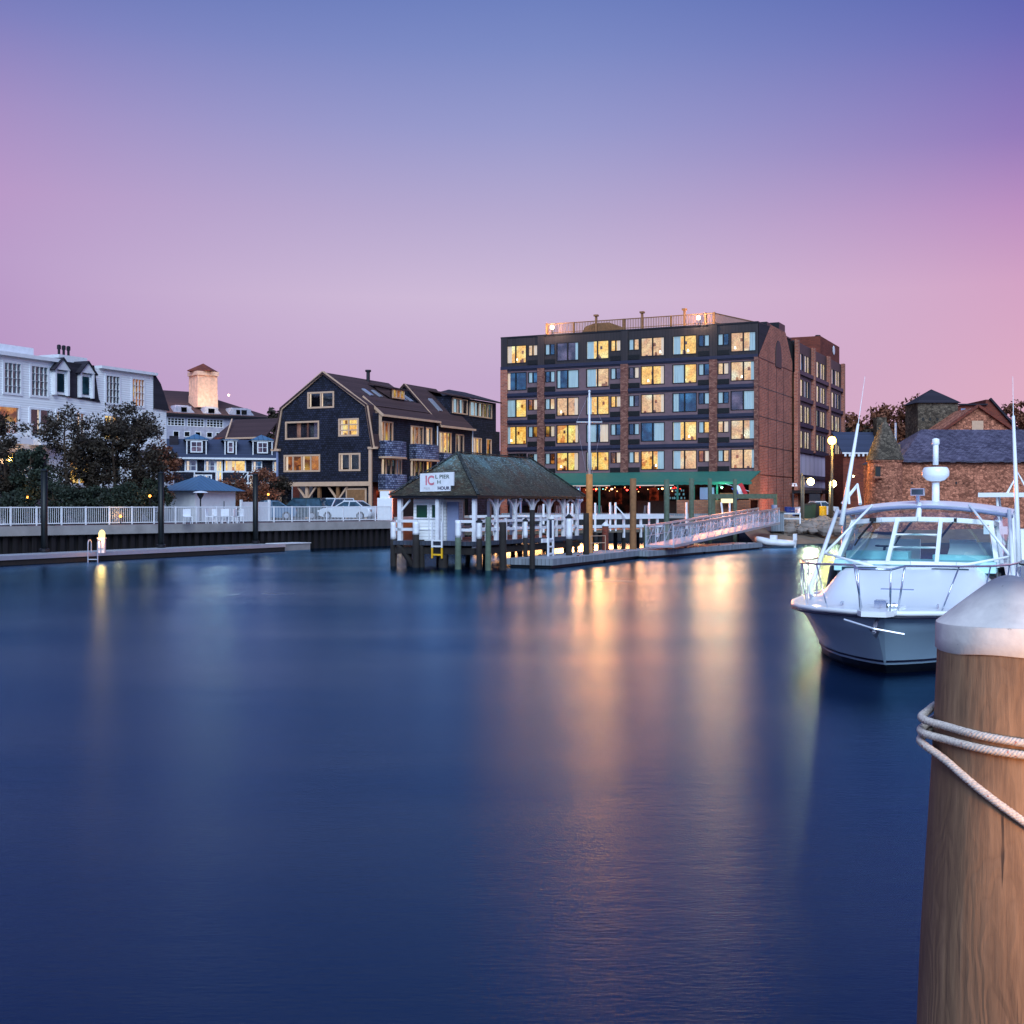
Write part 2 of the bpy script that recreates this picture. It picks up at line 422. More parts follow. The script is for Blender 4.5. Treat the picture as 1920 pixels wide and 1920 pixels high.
# sloping beach right of the pier
mb = MB()
top = [(17.5,101.3,GZ+.004),(20,102.2,GZ+.004),(24,104.1,GZ+.004),(31,106.1,GZ+.004),(60,104.1,GZ+.004),(400,100.1,GZ+.004)]
md = [(18,97.6,.9),(21,98,1.0),(25,99.5,.85),(33,101,.9),(60,98,.9),(400,95,.9)]
bt = [(18,91,-.25),(21.5,93,-.25),(26,95,-.25),(35,96,-.25),(60,90,-.25),(400,90,-.25)]
mb.grid([bt, md, top]); struct(mb, 'beach', 'sand', True)
# far wooded rise closing the horizon
mb = MB(); rows = []
for k, (Y, z) in enumerate(((260,1.8),(300,13),(360,17),(520,14))):
    rows.append([(x, Y+8*math.sin(x*.05), z+(2.2*math.sin(x*.043+k)+1.5*math.sin(x*.11) if k in (1,2) else 0)*(.4+.6*min(1,abs(x+60)/120))) for x in range(-420, 421, 12)])
mb.grid(rows); struct(mb, 'hill', 'leaf_dark', True)

# seawall with its promenade railing
A = Vector((-27.8,68,0)); B = Vector((-8.62,90,0)); dAB = (B-A).normalized()
FW = frame(A.x, A.y, dAB.x, dAB.y); LW = (B-A).length; EXT = -58
t = thing('seawall', 'long seawall with grey concrete cap above black sheet piling, left of the pier house', 'seawall', (A.x, A.y, 0))
MB(FW).box(EXT, LW+.1, -.15, .9, 1.25, GZ-.02).build('cap', 'concrete', t)
mb = MB(FW)
x = EXT
while x < LW:
    mb.box(x, x+.28, .1, .5, -.6, 1.25); mb.box(x+.28, x+.56, .28, .5, -.6, 1.25); x += .56
mb.build('sheet_piling', 'sheet_pile', t)
t = thing('harbour_wall', 'dark timber harbour wall behind the fixed pier, below the restaurant terrace', 'wall', (B.x, B.y, 0))
mb = MB(); mb.bar((-8.3,90.6,.8), (-6.4,103.8,.8), .3, 2.2); mb.bar((-6.4,103.9,.8), (18.3,101,.8), .3, 2.2); mb.build('planking', 'sheet_pile', t)
mb = MB(); mb.bar((-8.3,90.7,1.95), (-6.4,103.9,1.95), .5, .2); mb.bar((-6.4,104,1.95), (18.3,101.1,1.95), .5, .2); mb.build('cap', 'concrete', t)
t = thing('promenade_railing', 'white picket railing running along the top of the concrete seawall', 'railing', (A.x, A.y, GZ))
mb = MB(FW)
mb.box(EXT, LW, .1, .16, GZ+.98, GZ+1.04); mb.box(EXT, LW, .1, .16, GZ+.08, GZ+.13)
mb.build('rail', 'white_trim', t)
mb = MB(FW); x = -14
while x < LW: mb.box(x, x+.022, .12, .142, GZ+.13, GZ+.98); x += .125
mb.build('picket_infill', 'white_trim', t)
x = LW
while x > -14:
    MB(FW).box(x-.035, x+.035, .095, .165, GZ, GZ+1.06).build('post', 'white_trim', t); x -= 1.5
# ------------------------------------------------------------------ windows
m_lit('lit_furn', rgb(190,120,60), rgb(140,80,44), .8, .3, rgb(90,50,30)); m_lit('lit_furn2', rgb(150,110,96), rgb(110,76,66), .7, .3, rgb(70,50,44)); m_emit('lamp_shade', rgb(255,250,215), 4)
U = (.904, -.428); V = (.428, .904)
def window(t, F, x0, x1, z0, z1, cols=1, rows=1, fm='dark_metal', lit='lit_yellow', cur=None, fr=.07, mul=.05, y=0, th=.3, name='window', trim=0, proud=.03, glass=True):
    """a framed window in an opening; cur = list of (from,to,material) fractions with a curtain behind the glass"""
    mb = MB(F); a, b = y-proud, y+.09
    mb.box(x0-trim, x0+fr, a, b, z0-trim, z1+trim); mb.box(x1-fr, x1+trim, a, b, z0-trim, z1+trim)
    mb.box(x0+fr, x1-fr, a, b, z0-trim, z0+fr); mb.box(x0+fr, x1-fr, a, b, z1-fr, z1+trim)
    for i in range(1, cols):
        c = x0+(x1-x0)*i/cols; mb.box(c-mul/2, c+mul/2, a+.01, b-.01, z0+fr, z1-fr)
    for i in range(1, rows):
        c = z0+(z1-z0)*i/rows; mb.box(x0+fr, x1-fr, a+.013, b-.013, c-mul*.4, c+mul*.4)
    w_ = mb.build(name, fm, t)
    if glass: MB(F).poly([(x0,y+.06,z0),(x1,y+.06,z0),(x1,y+.06,z1),(x0,y+.06,z1)]).build('pane', 'window_glass', w_)
    Y = y+th-.01; cyo = min(.15, th-.05)
    MB(F).poly([(x0-.01,Y,z0-.01),(x1+.01,Y,z0-.01),(x1+.01,Y,z1+.01),(x0-.01,Y,z1+.01)]).build('room', lit, w_)
    for (p, q, cm) in (cur or ()):
        xa, xb = x0+fr+(x1-x0-2*fr)*p, x0+fr+(x1-x0-2*fr)*q; n = max(4, int((xb-xa)/.07)); r0 = []; r1 = []
        for i in range(n+1):
            X = xa+(xb-xa)*i/n; yy = y+cyo+(.03 if i % 2 else 0); r0.append((X, yy, z0+.03)); r1.append((X, yy, z1-.03))
        MB(F).grid([r0, r1]).build('curtain', cm, w_)
    if lit.startswith('lit') and lit not in ('lit_dim', 'lit_wing') and x1-x0 > 1.3 and th > .2:
        R = random; mb = MB(F); yy = Y-.02
        for _ in range(R.randint(1, 3)):
            px_ = x0+.2+(x1-x0-.5)*R.random(); hh = .2+.3*R.random(); mb.poly([(px_-.14, yy, z0), (px_+.16, yy, z0), (px_+.1, yy, z0+hh), (px_-.1, yy, z0+hh*1.1)])
        px_ = x0+.3+(x1-x0-.7)*R.random(); mb.poly([(px_, yy, z0+.95), (px_+.22, yy, z0+.95), (px_+.22, yy, z0+1.25), (px_, yy, z0+1.25)])
        mb.build('furnishing', R.choice(['lit_furn', 'lit_amber', 'lit_furn2']), w_)
        if R.random() < .6:
            px_ = x0+.3+(x1-x0-.6)*R.random(); MB(F).poly([(px_-.1, yy-.02, z0+.3), (px_+.1, yy-.02, z0+.3), (px_+.06, yy-.02, z0+.52), (px_-.06, yy-.02, z0+.52)]).build('table_lamp', 'lamp_shade', w_)
    return w_

# ------------------------------------------------------------------ the big brick hotel
HO = Vector((-1.05, 122.9, 0)); HC = Vector((22.0, 112.0, 0))
FH = frame(HO.x, HO.y, *U); FS = frame(HC.x, HC.y, *V)
hotel = thing('hotel', 'six storey brick and dark panel waterfront hotel with rows of lit windows', 'hotel', (HO.x, HO.y, GZ))
LEN = 25.5
cols_x = [0.35, LEN-21.2, LEN-12.65, LEN-4.1]
rooms = []                                    # (large x0,x1, small x0,x1, curtain side)
def add_room(cx, sgn):
    if sgn > 0: rooms.append((cx+1.58, cx+3.9, cx+.39, cx+1.42))
    else: rooms.append((cx-3.9, cx-1.58, cx-1.42, cx-.39))
add_room(cols_x[1], -1); add_room(cols_x[1], 1); add_room(cols_x[2], -1); add_room(cols_x[2], 1); add_room(cols_x[3], -1); add_room(cols_x[3], 1)
CB, CW = 'curtain_blue', 'curtain_warm'
L_ = lambda a, k=CB: [(0, a, k)]
R_ = lambda a, k=CB: [(1-a, 1, k)]
plan = [
 [('lit_yellow',L_(.28,CW)),('lit_dim',R_(.15)),('lit_yellow',L_(.3)),('lit_peach',R_(.14,CW)),('lit_yellow',L_(.3)),('lit_peach',R_(.25))],
 [('unlit_blue_glow',L_(.2,CW)),('unlit_blue_glow',R_(.48)+[(0,.12,CB)]),('lit_peach',L_(.4)),('lit_yellow',R_(.16,CW)),('lit_yellow',L_(.48)),('lit_peach',R_(.2))],
 [('lit_yellow',L_(.46)),('lit_peach',R_(.2,CW)),('lit_yellow',L_(.2)),('lit_peach',R_(.15,CW)),('unlit_blue_glow',L_(.22)),('lit_dim',R_(.48))],
 [('lit_yellow',L_(.2)),('lit_orange',R_(.16,CW)),('unlit_blue_glow',L_(.4)+[(.6,.96,CW)]),('unlit_blue_glow',R_(.45)),('lit_yellow',L_(.3)),('lit_peach',R_(.25))],
 [('unlit_dark_glow',None),('lit_orange',R_(.2,CW)),('lit_yellow',L_(.2)),('lit_orange',R_(.3)),('lit_peach',L_(.3)),('lit_peach',R_(.16))],
]
smalls = [
 ['lit_peach','unlit_blue_glow','lit_yellow','lit_peach','unlit_blue_glow','unlit_blue_glow'],
 ['unlit_blue_glow','unlit_blue_glow','lit_dim','lit_dim','unlit_blue_glow','lit_peach'],
 ['lit_amber','lit_peach','lit_yellow','lit_dim','unlit_blue_glow','unlit_blue_glow'],
 ['lit_amber','lit_amber','unlit_blue_glow','unlit_blue_glow','lit_yellow','lit_peach'],
 ['unlit_dark_glow','lit_amber','lit_amber','lit_peach','lit_amber','lit_peach']]
holes = []
for k in range(5):
    zt = 18.46-2.63*k
    for (a, b, c, d) in rooms: holes += [(a, b, zt-1.76, zt), (c, d, zt-1.1, zt-.06)]
MB(FH).wall(0, LEN, 16.05, 19.25, [h for h in holes if h[3] > 16.1], 0, .32).build('upper_wall', 'dark_seam', hotel)
MB(FH).wall(0, LEN, 5.6, 16.05, [h for h in holes if h[3] < 16.1], .02, .32).build('lower_wall', 'mauve_panel', hotel)
# solid body behind
mb = MB(FH); mb.box(.05, LEN-.05, .36, 13.0, GZ, 19.2); mb.build('core', 'dark_core', hotel)
MB(FH).box(-.05, LEN+.02, -.06, 13.1, 19.2, 19.34).build('parapet_cap', 'dark_metal', hotel)
mb = MB(FH)
for k in range(6):
    z = 16.42-2.63*k
    if k < 5 or True:
        mb.box(-.02, LEN+.0, -.16, .0, z-.30, z); mb.box(-.02, LEN+.0, -.07, .015, z-.42, z-.32)
mb.build('belt_course', 'navy_trim', hotel)
for k in range(5):
    zt = 18.46-2.63*k
    for j, (a, b, c, d) in enumerate(rooms):
        lit, cur = plan[k][j]
        window(hotel, FH, a, b, zt-1.76, zt, 2, 1, 'dark_metal', lit, cur, .07, .13, .02 if k else 0)
        sl = smalls[k][j]
        window(hotel, FH, c, d, zt-1.1, zt-.06, 2, 1, 'dark_metal', sl, [(0,.42,CB)] if (j+k) % 2 and sl != 'unlit_dark_glow' else [(.58,1,CW if sl.startswith('lit') else CB)], .05, .12, .02 if k else 0)
        mb = MB(FH); mb.box(c-.05, d+.05, -.05, .018, zt-1.98, zt-1.52)
        for q in range(5): mb.box(c-.02, d+.02, -.075, -.05, zt-1.94+q*.085, zt-1.90+q*.085)
        mb.build('air_grille', 'black', hotel)
for cx in cols_x:
    w_ = .72 if cx > 1 else .7
    MB(FH).box(cx-w_/2, cx+w_/2, -.22, .015, GZ, 16.1).build('brick_pilaster', 'quoin_brick' if cx > 1 else 'hotel_brick', hotel)
    MB(FH).box(cx-.34, cx+.34, -.12, -.005, 16.1, 19.2).build('upper_pilaster', 'dark_seam', hotel)
MB(FH).box(LEN-.32, LEN+.05, -.26, .3, GZ, 16.15).build('brick_pilaster', 'quoin_brick', hotel)
# brick gable end wall
gl = (lambda z: 0 if z < 16.3 else (z-16.3)/3.1*4.2, {16.3, 19.4})
gr = (lambda z: 13.3 if z < 17 else (13.3-(z-17)/2.6*2.9), {17.0, 19.6})
MB(FS).wall(.12, 13.3, GZ, 19.6, [], -.05, .3, (lambda z: max(.06, gl[0](min(z,19.4))), {16.3, 19.4}), gr).build('gable_wall', 'hotel_brick', hotel)
mb = MB(FS)
for z in (5.6, 8.2, 10.85, 13.5, 16.1): mb.box(.1, 13.3, -.075, -.05, z, z+.05)
for x in (3.4, 6.6, 9.4): mb.box(x, x+.06, -.07, -.052, GZ, 16.1)
mb.build('expansion_joint', 'dark_metal', hotel)
prof = [(7.3+1.15*math.cos(a), 16.9+1.15*math.sin(a)*1.35) for a in [math.pi*i/10 for i in range(11)]]
mb = MB(FS); mb.prism([(8.45, 15.9)]+prof+[(6.15, 15.9)], -.13, -.052); mb.build('louvre', 'dark_seam', hotel)
# dark upper volume at the return of the front (mansard corner)
MB(FS).poly([(.05,-.03,16.3),(4.2,-.03,19.4),(.05,-.03,19.25)]).build('mansard_cheek', 'roof_dark', hotel)
mb = MB(FS); mb.box(4.4, 6, .3, 1.5, 19.3, 19.9); mb.box(8.3, 10.8, .1, 1.6, 19.5, 20.35); mb.build('parapet_block', 'dark_metal', hotel)
# rear wing
WX = .3
whole = []
bays = [(13.9, 20.9), (21.7, 28.9), (29.7, 37.3)]
for k in range(4):
    zt = 18.2-2.6*k
    for (a, b) in bays:
        m_ = (a+b)/2; whole += [(a+.35, m_-.5, zt-1.75, zt, k), (m_+.1, b-.9, zt-1.75, zt, k)]
MB(FS).wall(13.3, 38, 16.1, 19.2, [h[:4] for h in whole if h[2] > 16.1], -WX, .11).build('wing_upper_wall', 'dark_seam', hotel)
MB(FS).wall(13.3, 38, 4.4, 16.1, [h[:4] for h in whole if h[2] < 16.1], -WX, .11).build('wing_wall', 'mauve_panel', hotel)
MB(FS).box(13.35, 37.95, -WX+.32, 8, 4.4, 19.1).build('wing_core', 'dark_core', hotel)
mb = MB(FS)
for a in (13.3, 20.95, 28.95, 37.35): mb.box(a, a+.62, -WX-.35, -WX+.02, 8.3, 19.3)
mb.box(12.9, 13.9, -WX-.4, -WX, GZ, 16); mb.build('wing_pier', 'hotel_brick', hotel)
mb = MB(FS)
for k in range(5):
    for (a, b) in bays: mb.box(a, b+.1, -WX-.25, -WX-.003, 16.35-2.6*k-.38, 16.35-2.6*k)
mb.build('wing_belt', 'navy_trim', hotel)
wl = ['lit_peach','lit_yellow','unlit_blue_glow','lit_peach','lit_yellow','lit_peach','lit_yellow','lit_dim']
for i, (a, b, c, d, k) in enumerate(whole):
    window(hotel, FS, a, b, c, d, 2, 1, 'dark_metal', 'lit_wing' if (i*5+k) % 4 else 'unlit_blue_glow', [(0,.3,CB if k < 2 else CW),(.6,.8,CW)], .05, .07, -WX, .11)
mb = MB(FS)
for (a, b) in bays: mb.box(a, b+.7, -WX-.04, -WX-.003, 4.7, 8.1)
mb.build('plaster_panel', 'mauve_board', hotel)
# garage opening under the wing
MB(FS).wall(13.4, 38, GZ, 4.4, [(20, 27, GZ, 4.1), (28, 34.5, GZ, 4.1)], -WX, .3).build('garage_wall', 'hotel_brick', hotel)
MB(FS).poly([(14,6,GZ),(38,6,GZ),(38,6,4.4),(14,6,4.4)]).build('garage_lit_wall', 'garage_glow', hotel)
MB(FS).box(12.0, 20, -3.2, -WX, 4.05, 4.35).build('porch_canopy', 'dark_metal', hotel)
# rooftop
mb = MB(FH); z0, z1 = 19.34, 20.35
for (p, q) in (((4.8,.2),(21.4,.2)), ((21.4,.2),(23.4,7.5))):
    a = Vector((p[0],p[1],z1)); b = Vector((q[0],q[1],z1 if q[0] < 22 else z1)); mb.bar(a, b, .1, .08); mb.bar(a-Vector((0,0,.85)), b-Vector((0,0,.85)), .06)
    n = int((b-a).length/.16)
    for i in range(n+1):
        c = a+(b-a)*i/n; mb.box(c.x-.025, c.x+.025, c.y-.02, c.y+.02, z0, z1)
mb.build('roof_railing', 'wood_brown', hotel)
for x, h in ((4.8,1.1),(7.6,1.05),(9.9,1.45),(12.7,1.05),(14.5,1.45),(17.3,1.05),(18.6,1.45),(20.6,1.1),(21.4,1.1)):
    mb = MB(FH); mb.box(x-.09, x+.09, .1, .3, 19.34, 19.34+h)
    if h > 1.3: mb.box(x-.2, x+.2, .0, .4, 19.34+h, 19.5+h)
    mb.build('railing_post', 'wood_brown', hotel)
mb = MB(FH); mb.prism([(7.9,19.34),(8.4,20.05),(9.3,20.3),(10.8,20.3),(11.6,20.0),(12.1,19.34)], 1.2, 3.0); mb.build('roof_shelter', 'wood_brown', hotel)
mb = MB(FS); mb.box(30, 41, .6, 5, 19.2, 21.7); mb.build('lift_tower', 'brick_red', hotel)
mb = MB(FS); mb.M = FS @ Matrix.Translation((37.4, .57, 20.9)) @ Matrix.Rotation(math.pi/2, 4, 'X')
mb.lathe([(.02,.05),(.5,.05),(.55,0)], (0,0,0), 20); mb.build('clock_face', 'white_trim', hotel)
for x in (21.0, 33.5):
    mb = MB(FS); mb.lathe([(.15,19),(.15,19.75),(.3,20.05),(.3,20.15),(.02,20.2)], (x, 1.6, 0 if x < 30 else 2.1), 10); mb.build('roof_vent', 'dark_metal', hotel)
# two lit floodlights on the roof railing
for i, x in enumerate((5.6, 20.1)):
    f = thing('roof_floodlight', ['lit floodlight on the left end of the hotel roof railing','lit floodlight on the right end of the hotel roof railing'][i], 'floodlight', FH @ Vector((x,-.1,19.34)), 'floodlights on the hotel roof')
    mb = MB(FH); mb.box(x-.04,x+.04,-.3,-.2,19.34,19.8); mb.box(x-.2,x+.2,-.32,-.15,19.8,20.08); mb.build('housing','dark_metal',f)
    MB(FH).ball((x,-.36,19.94), .2).build('bulb', m_emit('flood_bulb', rgb(255,214,170), 14) if i == 0 else MATS['flood_bulb'], f, True)
    lamp(f, FH @ Vector((x,-.75,20.0)), (1,.66,.42), 420, .15)

# ------------------------------------------------------------------ restaurant terrace under the awning
rest = thing('awning', 'long green canvas awning over the restaurant terrace of the brick hotel', 'awning', FH @ Vector((4,-2,4.8)))
mb = MB(FH); mb.poly([(3.2,-.2,5.95),(LEN+.3,-.2,5.95),(LEN+.3,-4.2,4.95),(3.2,-4.2,4.95)][::-1])
mb.poly([(3.2,-.22,5.91),(LEN+.3,-.22,5.91),(LEN+.3,-4.18,4.91),(3.2,-4.18,4.91)]); mb.build('canopy', 'awning_green', rest)
mb = MB(FH); x = 3.2
while x < LEN+.2: mb.poly([(x,-4.21,4.95),(x,-4.21,4.72),(x+.3,-4.21,4.68),(x+.6,-4.21,4.72),(x+.6,-4.21,4.95)]); x += .6
mb.build('valance', 'awning_green', rest)
mb = MB(FH)
mb.box(9.3,13,-4.26,-4.22,4.62,4.70); mb.build('light_strip', m_emit('strip_glow', rgb(235,215,215), .9), rest); MB(FH).box(15.5,19,-4.26,-4.22,4.62,4.70).build('light_strip', 'strip_glow', rest)
bar = thing('restaurant', 'open fronted waterside restaurant with dim red bar lights under the green awning', 'restaurant', FH @ Vector((12,-2,GZ)))
MB(FH).poly([(3,-.3,GZ),(LEN,-.3,GZ),(LEN,-.3,5.8),(3,-.3,5.8)]).build('back_wall', 'bar_glow', bar)
MB(FH).box(3, LEN+.4, -6.2, -.3, GZ, 2.15).build('terrace_floor', 'dock_wood', bar)
for a, b in ((4.6,5.6),(8.1,9.2),(12.0,12.7),(15.4,16.3)): MB(FH).poly([(a,-.34,3.0),(b,-.34,3.0),(b,-.34,4.5),(a,-.34,4.5)]).build('lit_panel', 'red_glow', bar)
MB(FH).box(14.4,18.9,-.9,-.4,2.15,3.3).build('bar_counter', 'wood_dark', bar); MB(FH).box(6.0,9.4,-.9,-.4,2.15,3.2).build('bar_counter', 'wood_dark', bar)
mb = MB(FH)
for i in range(46):
    x = 16.9+1.9*random.random(); z = 3.45+.35*random.randrange(3); mb.box(x, x+.07, -.42, -.38, z, z+.12+.1*random.random())
mb.build('back_bar_bottles', m_emit('bottle_glow', rgb(110,160,180), .7), bar)
MB(FH).box(19.3, LEN+.35, -4.3, -4.05, 2.15, 3.35).build('brick_front', 'low_brick', bar)
mb = MB(FH); mb.poly([(21.3,-3.9,3.4),(22.6,-3.9,3.4),(22.6,-3.9,4.45),(21.3,-3.9,4.45)]); mb.build('side_screen', 'grey_blue', bar)
MB(FS).poly([(-4.0,-.2,3.35),(0,-.2,3.35),(0,-.2,5.9),(-4.0,-.2,4.9)]).build('side_wall', 'low_brick', bar)
for x in (4.0, 9.7, 9.95, 11.9, 19.3, 20.8, 22.9): MB(FH).box(x-.07, x+.07, -4.15, -4.0, 2.15, 4.9).build('terrace_post', 'grey_blue' if x < 11 else 'awning_green', bar)
for (x, y) in ((5.5,-3),(7.2,-2.6),(8.6,-3.2),(11.4,-2.8),(12.9,-3.1),(14.6,-2.8),(16.1,-3.2)):
    c = thing('bar_stool', 'dark metal bar stool on the shaded restaurant terrace', 'stool', FH @ Vector((x,y,2.15)), 'bar stools on the restaurant terrace')
    MB(FH).lathe([(.02,2.86),(.19,2.86),(.19,2.92),(.02,2.92)], (x,y,0), 10).build('seat', 'dark_metal', c)
    for (i, j) in ((-1,-1),(1,-1),(1,1),(-1,1)): MB(FH).bar((x+i*.17,y+j*.17,2.15),(x+i*.11,y+j*.11,2.87),.03).build('leg', 'aluminium', c)
spec = [(8.1,-3.6,4.4,rgb(255,70,50),260,'left lamp of the twin red lamps beside the tall flagpole, under the awning'),
        (8.65,-3.6,4.4,rgb(255,80,50),260,'right lamp of the twin red lamps beside the tall flagpole, under the awning'),
        (14.0,-2.5,4.3,rgb(255,60,50),60,'small red globe lamp over the bar, right of the tall brown pile'),
        (12.4,-2.2,4.4,rgb(255,200,150),110,'small warm white lamp left of the tall brown pile under the awning'),
        (11.0,-2.6,4.4,rgb(255,110,70),110,'orange lamp between flagpole and tall brown pile under the awning'),
        (23.4,-4.35,4.45,rgb(150,255,200),150,'pale green lamp at the right end of the green awning'),
        (3.6,-3.4,4.4,rgb(255,130,70),150,'orange lamp at the left end of the awning, seen over the pier house'),
        (17.6,-3.2,4.4,rgb(255,170,110),90,'small amber lamp above the back bar bottles')]
for i, (x,y,z,c,e,lb) in enumerate(spec):
    f = thing('hanging_lamp', lb, 'lamp', FH @ Vector((x,y,z)), 'lamps under the green awning')
    MB(FH).ball((x,y,z), .1).build('bulb', m_emit('bulb_%s' % 'abcdefgh'[i], c, 12), f, True)
    mb = MB(FH); mb.tube([(x,y,z+.1),(x,y,4.9+(4.2+y)*.25)], .012, 5); mb.lathe([(.13,z+.03),(.05,z+.14),(.02,z+.15)], (x,y,0), 8); mb.build('cord_and_shade', 'dark_metal', f)
    lamp(f, FH @ Vector((x,y-.35,z)), c, e*.6, .18)
for i, (x, e, c, lb) in enumerate(((2.6,9500,(1,.25,.055),'left end of the awning behind the pier house'),(5.0,8500,(1,.24,.055),'awning edge just left of the flagpole'),(9.6,17000,(1,.24,.06),'awning edge right of the flagpole'),(11.6,27000,(1,.25,.06),'awning edge left of the tall brown pile'),(17.2,10000,(1,.24,.07),'awning edge over the bar bottles'),(23.2,15000,(1,.30,.10),'right end of the awning above the light box'))):  # added spots along the awning, aimed to make the warm streaks on the water
    f = thing('added_water_light', 'added light for the water streaks, '+lb, 'floodlight', FH @ Vector((x,-4.35,4.6)), 'added water streak lights along the awning edge')
    mb = MB(FH); mb.box(x-.1,x+.1,-4.4,-4.25,4.52,4.64); mb.build('housing','dark_metal',f)
    d_ = bpy.data.lights.new('added_streak_spot', 'SPOT'); d_.color = c; d_.energy = e*.55; d_.spot_size = math.radians(70); d_.spot_blend = .8; d_.shadow_soft_size = 2.4
    o_ = bpy.data.objects.new('added_streak_spot', d_); C.objects.link(o_); o_.parent = f; w3 = FH @ Vector((x,-5.4,4.5)); o_.location = w3-f.location; o_.rotation_euler = (Vector((w3.x*.1, 14, -.5))-w3).to_track_quat('-Z','Y').to_euler()
f = thing('lit_sign_box', 'square cream light box standing beside the brick end wall of the hotel', 'light box', FH @ Vector((23.9,-4.7,2.2)))
mb = MB(FH); mb.box(23.35,24.65,-4.75,-4.5,3.0,3.95); mb.box(23.5,23.6,-4.7,-4.6,2.1,3.0); mb.box(24.4,24.5,-4.7,-4.6,2.1,3.0); mb.build('case','wood_brown',f)
MB(FH).poly([(23.45,-4.76,3.1),(24.55,-4.76,3.1),(24.55,-4.76,3.86),(23.45,-4.76,3.86)]).build('lit_face', m_emit('sign_face', rgb(255,236,190), 1.6), f)
sl = thing('string_lights', 'string of tiny red and amber bulbs along the restaurant ceiling', 'lights', FH @ Vector((6,-1,4.6)))
for cm_, c9, n9_ in (('string_red', rgb(255,60,50), 16), ('string_amber', rgb(255,190,120), 16), ('string_teal', rgb(120,220,220), 9)):
    m_emit(cm_, c9, 5); mb = MB(FH)
    for i in range(n9_): mb.ball((6.2+13*random.random(), -.8-2.4*random.random(), 4.1+.5*random.random()), .045, 6)
    mb.build('bulb_row', cm_, sl)
# flag
f = thing('flag', 'red white and blue striped flag drooping from a pole beside the green awning', 'flag', FH @ Vector((24.6,-4.6,4.5)))
rows = []
for (z_, u0) in ((0,0),(.33,.33),(.66,.66),(1,1)):
    rows.append(u0)
for i, cm in enumerate((m_plain('flag_blue', rgb(60,80,170), .7), m_plain('flag_white', rgb(225,225,235), .7), m_plain('flag_red', rgb(190,50,60), .7))):
    g0 = [(24.3+.3*i+.05*math.sin(k), -4.6+.1*math.sin(k*1.7), 4.35-.19*k+.16*i) for k in range(6)]
    g1 = [(24.3+.3*(i+1)+.05*math.sin(k), -4.6+.1*math.sin(k*1.7+.8), 4.35-.19*k+.16*(i+1)) for k in range(6)]
    g0 = [(x+.12*k, y, z) for k, (x, y, z) in enumerate(g0)]; g1 = [(x+.12*k, y, z) for k, (x, y, z) in enumerate(g1)]
    MB(FH).grid([g0, g1]).build('stripe', cm, f, True)
MB(FH).tube([(25.8,-4.2,4.1),(23.8,-4.7,4.75)], .02, 6).build('pole', 'aluminium', f)
# timber rail frame right of the awning
f = thing('gateway', 'dark green timber beam gateway between the light box and the gangway head', 'gateway', FH @ Vector((24,-6,GZ)))
mb = MB(FH); mb.box(22.8,28.6,-6.1,-5.8,3.45,3.85); mb.build('beam','awning_green' if False else 'wood_green',f)
for x in (23.0, 28.35): MB(FH).box(x,x+.25,-6.08,-5.83,1.2,3.45).build('post','wood_green',f)
m_lit('unlit_teal_glow', rgb(30,62,84), rgb(18,36,56), .7, .4, rgb(10,22,34))
def roof_plane(mb, pts, th=.12):
    n = (Vector(pts[1])-Vector(pts[0])).cross(Vector(pts[2])-Vector(pts[0])).normalized()
    if n.z < 0: pts = pts[::-1]; n = -n
    mb.poly(pts); lo = [Vector(p)-n*th for p in pts]; mb.poly(lo[::-1])
    for i in range(len(pts)):
        j = (i+1) % len(pts); mb.poly([lo[i], lo[j], pts[j], pts[i]])
# ------------------------------------------------------------------ gambrel shingled block
K = Vector((-11.15, 100, 0))
FG = frame(K.x-.904*9.2, K.y+.428*9.2, *U)      # front: x 0..9.2
FR = frame(K.x, K.y, *V)                         # side: x recedes
hb = thing('shingled_building', 'dark shingled gambrel front apartment block with tan trim and stacked balconies', 'apartment house', (K.x, K.y, GZ))
lf = (lambda z: 0.0 if z < 7.6 else ((z-7.6)/3.2*.55 if z < 10.8 else .55+(z-10.8)/2.75*4.05), {7.6, 10.8})
rt = (lambda z: 9.2-(lf[0](z)), {7.6, 10.8})
fh = [(.7,4.2,5.68,7.0,4,'lit_amber'),(6.1,8.05,5.7,7.05,2,'unlit_dark_glow'),(.85,4.1,8.35,9.75,1,'unlit_dark_glow'),(6.05,7.9,8.5,9.85,2,'lit_yellow'),(3.05,5.55,10.85,12.1,2,'unlit_dark_glow')]
MB(FG).wall(0, 9.2, 4.75, 13.55, [h[:4] for h in fh], 0, .3, lf, rt).build('front_wall', 'shingle_dark', hb)
for i, (a,b,c,d,n,l) in enumerate(fh):
    window(hb, FG, a,b,c,d, n, 3 if i == 3 else 1, 'cream_trim', l, [(.0,.12,CW),(.9,1,CW)] if i == 3 else ([(.3,.42,'lit_furn2'),(.62,.68,'lit_furn2'),(.85,.95,'lit_dim')] if i == 2 else [(0,.06,CW),(.47,.55,CW)]), .09, .12, 0, trim=.05)
mb = MB(FG)
for (x0,z0),(x1,z1) in (((-.15,7.5),(.45,10.85)),((.45,10.85),(4.6,13.7)),((9.35,7.5),(8.75,10.85)),((8.75,10.85),(4.6,13.7))): mb.bar((x0,-.12,z0),(x1,-.12,z1),.12,.26)
mb.box(-.5,.35,-.22,.0,7.38,7.56); mb.box(8.9,9.75,-.22,.0,7.38,7.56); mb.build('rake_trim','cream_trim',hb)
mb = MB(FG); mb.box(-.05,9.1,-.2,.1,4.45,4.8); mb.build('ground_beam','cream_trim',hb)
for x in (.15,2.9,4.1,5.9): MB(FG).box(x-.12,x+.12,0,.24,GZ,4.45).build('timber_post','wood_brown' if x > 3.5 else 'cream_trim',hb)
mb = MB(FG)
